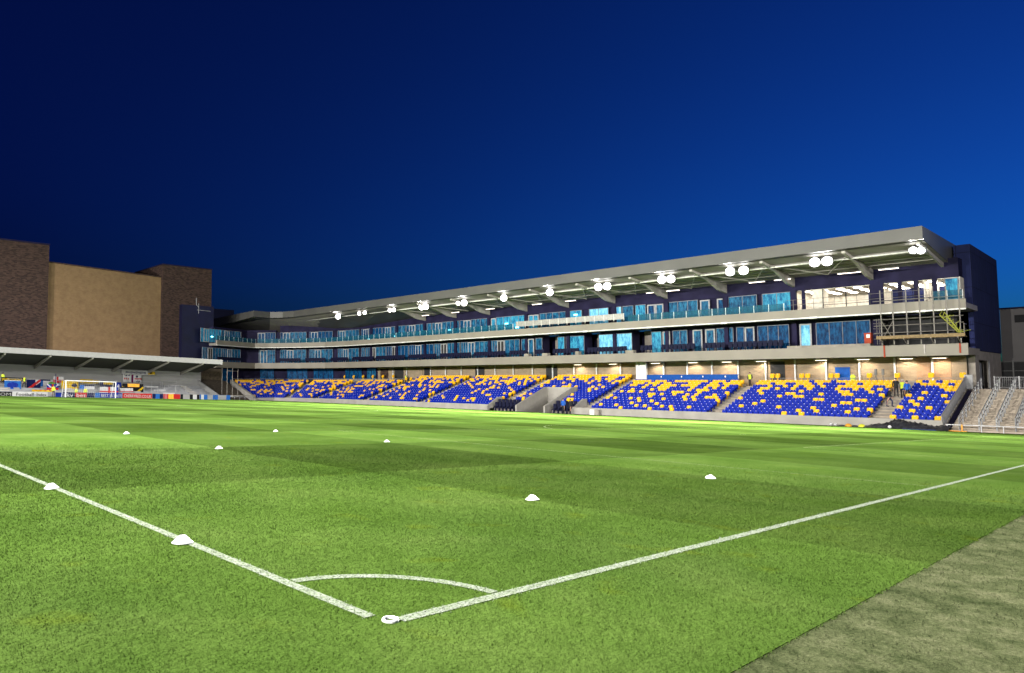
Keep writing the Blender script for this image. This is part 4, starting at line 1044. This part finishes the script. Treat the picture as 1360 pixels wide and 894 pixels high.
# raking guard fence
T = thing('guard_fence', (70.4, 10.2, -2.9), 'pale raking guard fence of close upright bars beside the smallest seat block', 'fence')
b = MB(); zz = lambda x: lerp(x, [70.4, 80.9], [-2.95, .30])
for x in np.arange(70.45, 80.9, .13): b.box(x - .035, x + .035, 10.36, 10.40, zz(x) - .1, zz(x) + 1.22)
b.build('bars', M['doorw'], T); b = MB()
for h in (.05, 1.24): b.obox((75.65, 10.38, zz(75.65) + h), (10.5, 0, 3.25), (0, 1, 0), (-3.25, 0, 10.5), 5.5, .035, .04)
b.build('rail', M['galv'], T)
b = MB(); b.box(80.9, 81.0, 9.9, 10.5, WALKZ, 1.72)
tag(b.build('gate_panel', M['galv']), 'pale solid gate panel at the top of the guard fence', 'gate')
# low front rail
T = thing('front_rail', (70.2, 5, -2.9), 'low white rail with one yellow post along the foot of the stairs', 'rail')
b = MB(); b.tube((70.15, 10.1, -2.38), (70.15, -3, -2.38), .035, 6)
for y in (10.0, 7.9, 6.6, 5.2, 3.5, 1.8): b.tube((70.15, y, -3.0), (70.15, y, -2.38), .03, 6)
b.build('rail', M['white'], T); b = MB(); b.box(70.08, 70.16, 9.02, 9.12, -3.0, -2.34); b.build('yellow_post', M['orange'], T)
# upper fence and buildings beyond
T = thing('walkway_fence', (84, 6, WALKZ), 'grey upright bar fence along the top of the concrete stairs', 'fence')
b = MB()
for y in np.arange(-3, 8.9, .14): b.tube((84.6, y, WALKZ), (84.6, y, 1.5), .012, 4)
b.build('bars', M['galv'], T); b = MB()
for z in (.55, 1.5): b.tube((84.6, -3, z), (84.6, 8.9, z), .03, 5)
for y in (8.9, 7.2, 5.5): b.box(84.55, 84.65, y - .05, y + .05, WALKZ, 1.6)
b.build('rail', M['galv'], T)
T = thing('dark_shed', (101, 5, 0), 'dark steel framed shed beyond the stair top below the grey block', 'shed')
b = MB(); b.box(101, 101.2, -8, 10.6, .42, 3.3); b.build('wall', M['dark'], T); b = MB()
for y in np.arange(-7, 10.6, 1.1): b.box(100.85, 100.98, y - .06, y + .06, .42, 3.6 + (1.4 if int(y * 10) % 3 == 0 else 0))
for z in (1.2, 2.2, 3.2): b.box(100.86, 100.97, -8, 10.6, z, z + .07)
b.build('steel_frame', M['lampbody'], T)
T = thing('grey_block', (112, 4, 0), 'plain grey building with a dark window strip beyond the blue gable tower', 'building')
b = MB(); b.box(110, 128, -22, 11.5, -3, 9.75); b.build('wall', M['grey_b'], T); b = MB(); b.box(109.95, 110.0, -3, 10.2, 8.1, 9.0); b.build('window', M['dark'], T); b = MB(); b.box(109.9, 128, -22, 11.55, 9.752, 9.95); b.build('roof_edge', M['navy'], T)

# ================================================================== SCAFFOLD
T = thing('scaffolding', (78.3, 13, 4.6), 'tube scaffold with timber platform in front of the unfinished bay by the blue tower', 'scaffold')
SX = (78.35, 77.55)
for y in (16.0, 15.05, 14.0, 13.0, 12.0, 11.05, 10.15):
    for x in SX[:1]: b = MB(); b.tube((x, y, 4.6 if x > 78 else 7.4), (x, y, 9.9), .055, 6); b.build('standard', M['tube_s'], T)
b = MB()
for z in (5.75, 6.45, 7.05, 8.85): b.tube((78.28, 9.9, z), (78.28, 16.6, z), .04, 5)
b.tube((78.28, 16.0, 5.0), (78.28, 15.0, 7.0), .035, 5); b.tube((78.28, 15.05, 5.0), (78.28, 16.0, 7.0), .035, 5)
for y in (16.3, 16.5): b.tube((78.9, y, 4.7), (78.9, y, 7.2), .03, 5)
for z in (5.2, 5.7, 6.2, 6.7): b.tube((78.2, 16.6, z), (79.2, 15.9, z), .035, 5)
b.build('ledger', M['tube_s'], T)
b = MB()
for i in range(4): b.box(77.35 + .24 * i, 77.57 + .24 * i, 9.7, 16.2, 5.12, 5.17)
b.box(77.28, 77.33, 9.7, 16.2, 5.12, 5.42); build_each(b, 'platform_board', M['wood'], T)
b = MB()
for y in (10.2, 12.1, 14.1, 15.9): b.tube((77.3, y, 5.08), (79.2, y, 5.08), .04, 5); b.tube((77.45, y, 5.05), (78.35, y, 4.65), .035, 5)
b.tube((77.4, 9.75, 5.1), (77.4, 9.75, 6.3), .04, 5); b.tube((77.4, 9.75, 6.25), (78.4, 9.75, 6.25), .04, 5); b.build('transom', M['tube_s'], T)
T = thing('yellow_lattice', (77.9, 10.8, 5.2), 'tangled yellow lattice frame leaning on the scaffold platform', 'lattice')
b = MB(); q0, q1 = Vector((77.6, 11.45, 7.15)), Vector((77.6, 10.2, 5.5))
for o_ in (Vector((0, 0, 0)), Vector((0, -.35, .25)), Vector((.2, -.5, -.2))): b.tube(q0 + o_, q1 + o_ * .3, .035, 5)
for i in range(7):
    t = i / 6; p = q0 + (q1 - q0) * t; b.tube(p, p + Vector((0, -.35 - .25 * math.sin(i * 2.1), .25 + .3 * math.cos(i * 1.7))), .022, 5); b.tube(p + Vector((0, -.35, .25)), q0 + (q1 - q0) * min(1, t + .16), .02, 5); b.tube(p, p + Vector((.1, -.55 + .3 * math.cos(i * 2.6), -.15 + .35 * math.sin(i * 1.3))), .022, 5)
b.build('lattice', M['limed'], T)
T = thing('red_cabinet', (79.6, 17.4, 4.85), 'orange red cabinet with white label on the lower balcony beside the scaffold', 'cabinet')
b = MB(); b.box(79.35, 79.95, 17.12, 17.68, 4.85, 5.85); b.box(79.32, 79.98, 17.09, 17.71, 5.85, 5.90); b.build('body', M['red'], T); b = MB(); b.box(79.335, 79.348, 17.2, 17.5, 5.4, 5.75); b.build('label_plate', M['white'], T)
for y, w in ((16.0, .06), (12.9, .06), (10.35, .06)):
    b = MB(); b.box(78.93, 78.99, y - w, y + w, 3.4 if y > 15 else 3.7, 4.58); b.build('drip_strap', M['red' if y != 12.9 else 'tube_s'], ST)

# ================================================================== NORTH TERRACE (follows the fall of the ground)
def nz(x, z): return z + gz(x, 106.0)
def slab(b, x0, x1, poly, m=0):
    """poly of (y, local z) extruded along x, following the ground fall"""
    n = len(poly); vs = [(x0, y, nz(x0, z)) for y, z in poly] + [(x1, y, nz(x1, z)) for y, z in poly]
    return b.add(vs, [(i, (i + 1) % n, n + (i + 1) % n, n + i) for i in range(n)] + [tuple(range(n))[::-1], tuple(range(n, 2 * n))], m)
def sbox(b, x0, x1, y0, y1, z0, z1, m=0): return slab(b, x0, x1, [(y0, z0), (y1, z0), (y1, z1), (y0, z1)], m)
NX0, NX1 = 12.0, 56.3
NS = thing('end_terrace', (34, 108, -1.5), 'low covered end terrace with white roof edge behind the goal', 'stand')
b = MB(); prof = [(107.3, -1.5)]
for k in range(9): prof += [(107.3 + .92 * k, .15 + .27 * k), (107.3 + .92 * (k + 1), .15 + .27 * k)]
prof += [(115.58, -1.5)]; slab(b, NX0, NX1 - .3, prof); b.build('terracing', M['nstep'], NS)
b = MB(); sbox(b, NX0, NX1 + .4, 115.9, 116.1, -1.5, 6.0); b.build('back_wall', M['nwall'], NS)
b = MB(); sbox(b, NX0, NX1, 106.8, 106.95, 6.2, 7.02); b.build('fascia', M['nroof'], NS)
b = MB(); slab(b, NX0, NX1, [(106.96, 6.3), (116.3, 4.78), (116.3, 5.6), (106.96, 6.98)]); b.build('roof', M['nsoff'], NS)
for k in range(-2, 5):
    x = 27.7 + 6.24 * k; b = MB(); slab(b, x - .12, x + .12, [(107.2, 6.22), (107.2, 5.98), (115.88, 4.25), (115.88, 4.8)]); b.build('rafter', M['beam'], NS)
b = MB(); slab(b, NX1 - .28, NX1, [(106.9, -1.5), (106.9, .55), (115.9, 3.45), (115.9, -1.5)]); b.build('end_wall', M['nwall'], NS)
b = MB()
for k in range(1, 9):
    for x in (41.9, 52.0, 31.0, 21.5): sbox(b, x, x + 1.2, 107.3 + .92 * k - .45, 107.3 + .92 * k - .004, .15 + .27 * (k - 1) + .01, .15 + .27 * k - .12)
build_each(b, 'aisle_step', M['conc_l'], NS)
b = MB()
for x0, x1, k in ((44, 48, 6), (47.5, 51.5, 4), (30, 34, 5), (36, 40, 6), (23, 27, 5), (48, 51, 7), (43.5, 46, 3)):
    y = 107.3 + .92 * k + .2; z = .15 + .27 * k
    sbox(b, x0, x1, y, y + .06, z + 1.0, z + 1.06)
    for q in (x0, (x0 + x1) / 2, x1 - .06): sbox(b, q, q + .06, y, y + .06, z, z + 1.0)
    b.build('crush_barrier', M['galv'], NS); b = MB()
# white dust sheets on the steps
for x0, k, l in ((46.8, 3, 'white dust sheet folded on the low steps of the end terrace'), (45.9, 5, 'white dust sheet spread on the middle steps of the end terrace'), (45.4, 7, 'white dust sheet draped high on the end terrace steps')):
    b = MB(); sbox(b, x0, x0 + 2.1, 107.3 + .92 * k - .02, 107.3 + .92 * k - .006, .15 + .27 * (k - 1), .15 + .27 * k + .01); sbox(b, x0, x0 + 2.1, 107.3 + .92 * k - .02, 107.3 + .92 * k + .7, .15 + .27 * k + .012, .15 + .27 * k + .03)
    tag(b.build('dust_sheet', M['b_white']), l, 'dust sheet', 'white dust sheets on the end terrace')

# banners: cloth grids with printed cells ---------------------------------
def banner(x0, x1, y, z0, z1, mats, pat, label, seed=0, nu=36, nv=18):
    b = MB(); rr = random.Random(seed); ph = rr.uniform(0, 6)
    for j in range(nv + 1):
        for i in range(nu + 1):
            u, v = i / nu, j / nv; x = x0 + (x1 - x0) * u
            sag = .06 * math.sin(u * PI) * (1 - v)
            b.v.append((x, y + .05 * math.sin(u * 11 + ph) * (1.2 - v) + .03 * math.sin(u * 23 + v * 4), nz(x, z0 + (z1 - z0) * v - sag * (1 if v < 1 else 0))))
    for j in range(nv):
        for i in range(nu): a = j * (nu + 1) + i; b.f.append([a, a + 1, a + nu + 2, a + nu + 1]); b.m.append(pat((i + .5) / nu, (j + .5) / nv))
    me = b.mesh('banner', [M[m] for m in mats], True); o = bpy.data.objects.new('banner', me); COL.objects.link(o)
    sm = o.modifiers.new('thick', 'SOLIDIFY'); sm.thickness = .012
    return tag(o, label, 'banner', 'banners hung on the end terrace')
def lettering(u, v, u0, u1, v0, v1, seed):
    """rows of unreadable block strokes"""
    if not (u0 < u < u1 and v0 < v < v1): return False
    return (int(u * 36 * 1.0) * 7 + seed + int(v * 18) * 3) % 5 in (0, 1, 3)
banner(17.0, 22.0, 113.2, 2.05, 2.75, ['b_navy', 'b_lblue'], lambda u, v: 1 if lettering(u, v, .1, .9, .3, .7, 2) else 0, 'narrow navy banner high on the end terrace at the picture edge', 1)
banner(22.3, 24.6, 111.0, .9, 2.3, ['b_blue', 'b_lblue', 'b_white'], lambda u, v: 0 if (u - .5) ** 2 / .12 + (v - .5) ** 2 / .1 < 1 else (2 if abs(v - .5) > .42 else 1), 'pale blue banner with a dark blue oval between the two stewards', 2)
banner(22.2, 25.6, 112.6, 2.1, 2.75, ['b_black', 'b_yel'], lambda u, v: 1 if lettering(u, v, .04, .96, .2, .8, 1) else 0, 'black banner with yellow marks above the pale blue oval banner', 3)
banner(25.6, 27.6, 111.8, .9, 2.5, ['b_navy', 'b_red', 'b_yel', 'b_white'], lambda u, v: 1 if abs(u - v) < .14 else (2 if v < .18 else (3 if u > .62 and v > .5 and u - v < .2 else 0)), 'navy banner with a red diagonal and yellow foot', 4)
banner(27.8, 31.4, 112.8, 1.4, 2.6, ['b_white', 'b_navy', 'b_green', 'b_lblue'], lambda u, v: 1 if (v > .84 and (u < .42 or u > .6)) or (v < .25 and u > .55) else (2 if (u - .5) ** 2 / .03 + (v - .5) ** 2 / .05 < 1 else (3 if u < .1 or v < .1 else 0)), 'pale banner with green centre and navy bars left of the goal', 5)
banner(25.8, 29.0, 109.6, .55, .98, ['b_yel', 'b_red'], lambda u, v: 1 if v > .75 and int(u * 9) % 2 else 0, 'low yellow strip banner on the bottom step beside the steward', 6)
banner(28.2, 29.9, 110.6, .5, 1.9, ['b_pink', 'b_blue', 'b_white', 'b_red'], lambda u, v: 3 if abs(u - .5) < .07 or abs(v - .5) < .1 else (2 if abs(abs(u - .5) - abs(v - .5)) < .07 else 1), 'blue flag with red and white crosses beside the near goal post', 7)
banner(29.6, 31.2, 112.4, 2.2, 3.1, ['b_pink', 'b_white', 'b_red'], lambda u, v: 2 if abs(u - .4) < .1 else (0 if v < .5 else 1), 'pink and white flag with red upright above the near goal post', 8)
banner(30.6, 33.2, 111.5, .8, 2.5, ['b_yel', 'b_navy', 'b_white'], lambda u, v: 1 if (u - .75) ** 2 + (v - .6) ** 2 < .03 else (2 if v < .12 else 0), 'yellow banner with a dark blot seen through the goal', 9)
banner(34.0, 37.0, 113.4, 2.2, 2.85, ['b_yel', 'b_black', 'b_white'], lambda u, v: 1 if lettering(u, v, .1, .9, .3, .7, 0) else 0, 'orange yellow banner behind the middle of the goal', 10)
banner(33.3, 35.6, 111.2, .9, 1.9, ['b_white', 'b_lblue', 'b_navy'], lambda u, v: 1 if u < .3 else (2 if v > .85 else 0), 'pale grey banner behind the two stewards in the goal', 11)
banner(36.9, 39.4, 112.2, 1.2, 2.7, ['b_navy', 'b_yel', 'b_black'], lambda u, v: 1 if abs(v - .75) < .12 and .2 < u < .8 else (2 if v < .3 else 0), 'navy banner with a yellow bar seen through the goal', 12)
banner(36.0, 39.0, 109.8, .45, 1.7, ['b_white', 'b_red', 'b_blue', 'b_pink'], lambda u, v: 1 if abs(v - .4) < .08 or abs(u - .5) < .05 else (2 if u > .86 else (3 if v < .2 else 0)), 'white flag with a red cross and blue edge low in the goal', 13)
banner(39.0, 39.9, 111.0, .5, 2.5, ['b_blue', 'b_white', 'b_lblue'], lambda u, v: 1 if (u - .5) ** 2 + (v - .6) ** 2 < .05 else 0, 'tall blue banner beside the far goal post', 14)
banner(39.4, 41.6, 110.2, .5, 1.8, ['b_white', 'b_pink', 'b_red', 'b_black'], lambda u, v: 2 if v < .3 and u > .5 else (1 if v < .5 else (3 if v > .85 else 0)), 'white and pink flag just outside the far goal post', 15)
banner(40.0, 43.6, 110.8, .45, 2.35, ['b_black', 'b_yel', 'b_orange' if 'b_orange' in M else 'orange', 'b_navy'], lambda u, v: 2 if v > .72 and .25 < u < .8 else (1 if abs(v - (abs(u - .5) * 1.35 + .02)) < .10 else 0), 'black banner with a broad yellow V right of the goal', 16)
banner(41.9, 45.2, 115.6, 2.65, 4.0, ['b_white', 'b_purple', 'b_red', 'b_navy', 'b_pink'], lambda u, v: 1 if abs(u - .5) < .055 else (2 if abs(v - .45) < .12 and (u < .34 or u > .9) and int(u * 20) % 2 else (3 if (u - .74) ** 2 / .004 + (v - .75) ** 2 / .02 < 1 else (4 if abs(v - .45) < .08 and u > .6 else (3 if lettering(u, v, .05, .4, .8, .95, 1) or lettering(u, v, .62, .95, .08, .2, 0) else 0)))), 'white flag with a dark purple upright on the back wall of the end terrace', 17)
banner(41.6, 47.6, 115.5, 4.02, 4.72, ['b_white', 'b_navy', 'b_yel', 'b_black'], lambda u, v: 1 if lettering(u, v, .1, .72, .3, .75, 0) else ((3 if (u - .87) ** 2 / .002 + (v - .5) ** 2 / .04 < 1 else 2) if u > .78 and abs(v - .5) < .38 else 0), 'long white banner with yellow end panel, highest on the back wall', 18)
T = thing('flagpole', (29.2, 110.4, -1), 'thin dark pole standing beside the crossed flag left of the goal', 'pole')
b = MB(); b.tube((29.4, 110.4, nz(29.4, .5)), (29.4, 110.4, nz(29.4, 3.4)), .05, 6); b.build('pole', M['b_navy'], T); b = MB(); b.lathe([(.001, 0), (.09, .06), (.001, .14)], (29.4, 110.4, nz(29.4, 3.4)), 8); b.build('finial', M['b_navy'], T)

# advertising boards -------------------------------------------------------
def board(x0, x1, z1, mt, label, parts=(), panels=()):
    T = thing('advertising_board', ((x0 + x1) / 2, 105.9, nz((x0 + x1) / 2, 0)), label, 'advertising board', 'advertising boards behind the goal')
    b = MB(); sbox(b, x0 + .02, x1 - .02, 105.9, 105.98, -.15, z1); b.build('panel', M[mt], T)
    for a, c, m in panels:
        b = MB(); sbox(b, a, c, 105.885, 105.898, -.14, z1 - .01); b.build('colour_panel', M[m], T)
    for tx, size, cx, m, wid in parts:
        me = text_mesh(tx, size); me.materials.append(M[m])
        o = bpy.data.objects.new('lettering', me); COL.objects.link(o); o.parent = T
        w0 = max(v.co.x for v in me.vertices) - min(v.co.x for v in me.vertices)
        o.matrix_parent_inverse = Matrix.Translation(T.location).inverted()
        o.location = (cx, 105.872, nz(cx, (z1 - .15) / 2)); o.rotation_euler = (PI / 2, math.atan(.04139), 0); o.scale = (wid / w0, 1, 1)
board(16.6, 22.25, .62, 'b_black', 'dark board with pale capitals at the picture edge', [('CLEAR.COM', .62, 19.6, 'nwall', 5.0)])
board(22.3, 27.1, .68, 'b_white', 'white board with black lettering beside the kneeling height steward', [('Football', .66, 23.95, 'b_black', 2.3), ('Index', .66, 26.2, 'b_black', 1.35), ('-', .8, 25.28, 'b_lblue', .28)])
board(28.15, 29.15, .66, 'b_blue', 'short plain blue board beside the near goal post')
board(29.2, 33.9, .72, 'b_navy', 'navy and red board with short white lower case words', [('sky', .78, 30.0, 'b_white', 1.4), ('bet', .78, 31.85, 'b_white', 1.35)], [(31.0, 32.7, 'b_red')])
board(33.95, 38.2, .75, 'b_blue', 'blue board with white capitals by the far goal post', [('BEST', .62, 35.45, 'b_white', 1.1), ('IN WASTE', .62, 37.2, 'b_white', 1.85)], [(33.97, 34.7, 'b_lblue')])
board(38.25, 43.1, .78, 'b_red', 'long red board with white capitals right of the goal', [('CHERRYRED.CO.UK', .66, 40.7, 'b_white', 4.5)])
board(43.15, 45.0, .78, 'b_navy', 'short navy board between the red board and the orange board', (), [(43.7, 44.4, 'b_lblue')])
board(45.05, 48.0, .8, 'b_red', 'red board with an orange middle panel', (), [(45.9, 46.8, 'orange'), (45.2, 45.7, 'b_pink')])
board(48.05, 51.5, .8, 'b_black', 'black board with pale grey panels', (), [(48.5, 49.7, 'nwall'), (50.3, 51.0, 'b_white')])
board(51.55, 54.3, .82, 'b_lblue', 'light blue board with a white patch, second from the terrace end', (), [(51.8, 52.3, 'b_white'), (53.0, 54.0, 'nstep')])
board(54.35, 57.4, .82, 'b_lblue', 'light blue board at the end of the row below the raking wall', (), [(55.0, 56.6, 'nstep')])

# stewards
person((22.5, 112.9, nz(22.5, .15 + .27 * 6)), .3, 'hiviz', 'black', 'steward in a lime coat between the banners nearest the picture edge', 'stewards at the end terrace', 'stand', scale=.95)
person((25.05, 111.1, nz(25, .15 + .27 * 4)), .2, 'black', 'black', 'steward in black with a lime vest beside the pale blue oval banner', 'stewards at the end terrace', 'step', 'hair', 'hiviz')
person((27.75, 105.5, nz(27.8, 0)), .2, 'hiviz', 'black', 'steward in a lime coat standing at the gap in the boards left of the goal', 'stewards at the end terrace', 'stand', scale=.98)
person((31.3, 106.5, nz(31.3, -.1)), .1, 'hiviz', 'black', 'steward in pale lime behind the boards, nearer the near goal post', 'stewards at the end terrace', 'lean', 'greycap', scale=.86)
person((32.7, 106.5, nz(32.7, -.1)), -.2, 'hiviz', 'black', 'steward in bright lime behind the boards in the middle of the goal', 'stewards at the end terrace', 'stand', 'greycap', scale=.92)

# goal ---------------------------------------------------------------------
GX0, GX1, GY = 28.75, 36.07, LP
T = thing('goal', ((GX0 + GX1) / 2, GY, gz(32, GY)), 'white goal with thin net in front of the end terrace', 'goal')
g0, g1 = gz(GX0, GY), gz(GX1, GY)
for x, g in ((GX0, g0), (GX1, g1)): b = MB(); b.tube((x, GY, g), (x, GY, g + 2.5), .075, 10); b.build('post', M['white'], T)
b = MB(); b.tube((GX0 - .06, GY, g0 + 2.44), (GX1 + .06, GY, g1 + 2.44), .075, 10); b.build('crossbar', M['white'], T)
b = MB()
for i in range(25):
    x = GX0 + (GX1 - GX0) * i / 24; g = g0 + (g1 - g0) * i / 24
    b.tube((x, GY, g + 2.44), (x, GY + .9, g + 2.42), .007, 3); b.tube((x, GY + .9, g + 2.42), (x, GY + 2.0, g), .007, 3)
for t in np.linspace(0, 1, 10):
    y = GY + .9 + 1.1 * t; z = 2.42 * (1 - t); b.tube((GX0, y, g0 + z), (GX1, y, g1 + z), .007, 3)
    for x, g in ((GX0, g0), (GX1, g1)): b.tube((x, GY, g + z), (x, y, g + z), .007, 3)
b.build('net', M['net'], T)
b = MB()
for x, g in ((GX0, g0), (GX1, g1)): b.tube((x, GY + .9, g + 2.42), (x, GY + 2.0, g), .03, 6); b.tube((x, GY, g + 2.44), (x, GY + .9, g + 2.42), .03, 6)
b.build('net_support', M['white'], T)

# buildings beyond the end terrace ------------------------------------------
T = thing('brick_block', (20, 124, -3), 'tall dark brown brick block at the picture edge above the end terrace', 'building')
b = MB(); b.box(-6, 30.5, 120, 136, -4, 23.95); b.build('wall', M['brown'], T); b = MB(); b.box(-6.1, 30.58, 119.92, 136, 23.952, 24.2); b.build('coping', M['navy'], T)
T = thing('beige_building', (40, 124, -3), 'wide beige brick building between the two dark brick blocks', 'building')
b = MB(); b.add([(30.52, 120.6, -4), (50.6, 120.6, -4), (50.6, 120.6, 20.42), (30.52, 120.6, 21.1), (30.52, 134, -4), (50.6, 134, -4), (50.6, 134, 20.42), (30.52, 134, 21.1)], [(0, 1, 2, 3), (4, 5, 6, 7), (3, 2, 6, 7), (0, 3, 7, 4), (1, 2, 6, 5)]); b.build('wall', M['beige'], T)
b = MB(); b.sweep([[(x, 120.5, z), (x, 120.5, z + .22), (x, 120.9, z + .22), (x, 120.9, z)] for x, z in ((30.52, 21.1), (50.6, 20.42))]); b.build('coping', M['brown'], T)
T = thing('brick_block', (55.6, 126, -3), 'dark brown brick block right of the beige building, with a corner towards the pitch', 'building')
b = MB(); b.box(50.63, 60.75, 120, 133.5, -4, 22.85); b.build('wall', M['brown'], T); b = MB(); b.box(50.55, 60.83, 119.92, 133.6, 22.852, 23.05); b.build('coping', M['navy'], T); b = MB(); b.box(54.0, 54.5, 126, 126.6, 23.05, 24.0); b.build('chimney', M['navy'], T)
T = thing('blue_plant_block', (58, 119, -3), 'dark blue clad block below the right brick block with a white rooftop rail', 'building')
b = MB(); b.box(54.05, 60.6, 118.7, 119.9, -4, 15.45); b.build('wall', M['bluebox'], T); b = MB(); b.box(71.0, 76.9, 140, 146, -4, 17.5); b.build('rear_wing', M['bluebox'], T)
b = MB(); b.tube((56.9, 118.68, 15.5), (56.9, 118.68, 16.9), .06, 5); b.tube((57.4, 118.66, 13.9), (57.4, 118.66, 15.9), .05, 5); b.tube((57.1, 118.66, 14.6), (59.9, 118.66, 14.5), .06, 5); b.tube((56.9, 118.68, 15.6), (57.4, 118.66, 15.1), .05, 5); b.build('roof_rail', M['galv'], T)
# steel stair in the gap between the two stands
T = thing('corner_steelwork', (57.5, 108.5, -2), 'bare earth bank and scaffold posts in the gap between the two stands', 'steelwork')
b = MB(); b.add([(56.4, 107.5, -2.5), (62.7, 107.5, -2.8), (62.7, 117.5, 1.0), (56.4, 117.5, 1.4)], [(0, 1, 2, 3)]); b.box(56.5, 62, 117.6, 118.0, -3, 3.4); b.build('bank', M['bank'], T)
b = MB()
for x, y in ((57.6, 107.5), (59.5, 109.0), (61.5, 110.6), (58.2, 110.5)): b.tube((x, y, -2.6), (x, y, 3.4), .035, 5)
b.tube((57.6, 107.3, -1.6), (62.4, 107.3, -1.7), .05, 5); b.tube((57.6, 107.5, 2.8), (61.5, 110.6, 2.8), .05, 5); build_each(b, 'post', M['tube_s'], T)
T = thing('corner_barrier', (60, 109, -2.4), 'low pale barrier rail across the gap between the two stands', 'barrier')
b = MB(); b.tube((57.5, 106.5, -1.75), (62.8, 106.5, -1.95), .05, 5)
for i in range(6): t = i / 5; b.tube((57.5 + 5.3 * t, 106.5, -2.75), (57.5 + 5.3 * t, 106.5, -1.75 - .2 * t), .04, 5)
b.build('rail', M['galv'], T)

# ================================================================== SKY, CAMERA, RENDER
w = bpy.data.worlds.new('World'); sc.world = w; w.use_nodes = True; nt = w.node_tree
bg = nt.nodes.get('Background') or N(nt, 'ShaderNodeBackground')
gm = N(nt, 'ShaderNodeGamma'); gm.inputs['Gamma'].default_value = 1.12
sky = N(nt, 'ShaderNodeTexSky', sky_type='NISHITA'); sky.sun_disc = False
sky.sun_elevation = math.radians(-4.0); sky.sun_rotation = math.radians(105); sky.altitude = 50; sky.air_density = 1.0; sky.dust_density = .3; sky.ozone_density = 6.0
nt.links.new(mix_col(nt, 1.0, sky.outputs['Color'], (.12, .86, .68), 'MULTIPLY'), gm.inputs['Color']); nt.links.new(gm.outputs[0], bg.inputs['Color']); bg.inputs['Strength'].default_value = SKY if 'SKY' in globals() else 7.4
cam = bpy.data.cameras.new('camera'); co = bpy.data.objects.new('camera', cam); COL.objects.link(co); sc.camera = co
co.location = CAM; co.rotation_euler = (PI / 2 + .06227, 0, -YAW)
cam.sensor_width = 36; cam.lens = 913.35 / 1360 * 36; cam.shift_x = (680 - 486.25) / 1360; cam.clip_start = .05; cam.clip_end = 4000
sc.view_settings.view_transform = 'Standard'; sc.view_settings.look = 'None'; sc.view_settings.exposure = 0; sc.view_settings.gamma = 1; sc.view_settings.use_curve_mapping = False
sc.render.engine = 'CYCLES'; sc.cycles.use_denoising = True; sc.cycles.max_bounces = 5; sc.cycles.diffuse_bounces = 3; sc.cycles.transparent_max_bounces = 6; sc.cycles.caustics_reflective = False; sc.cycles.caustics_refractive = False; sc.cycles.sample_clamp_indirect = 6
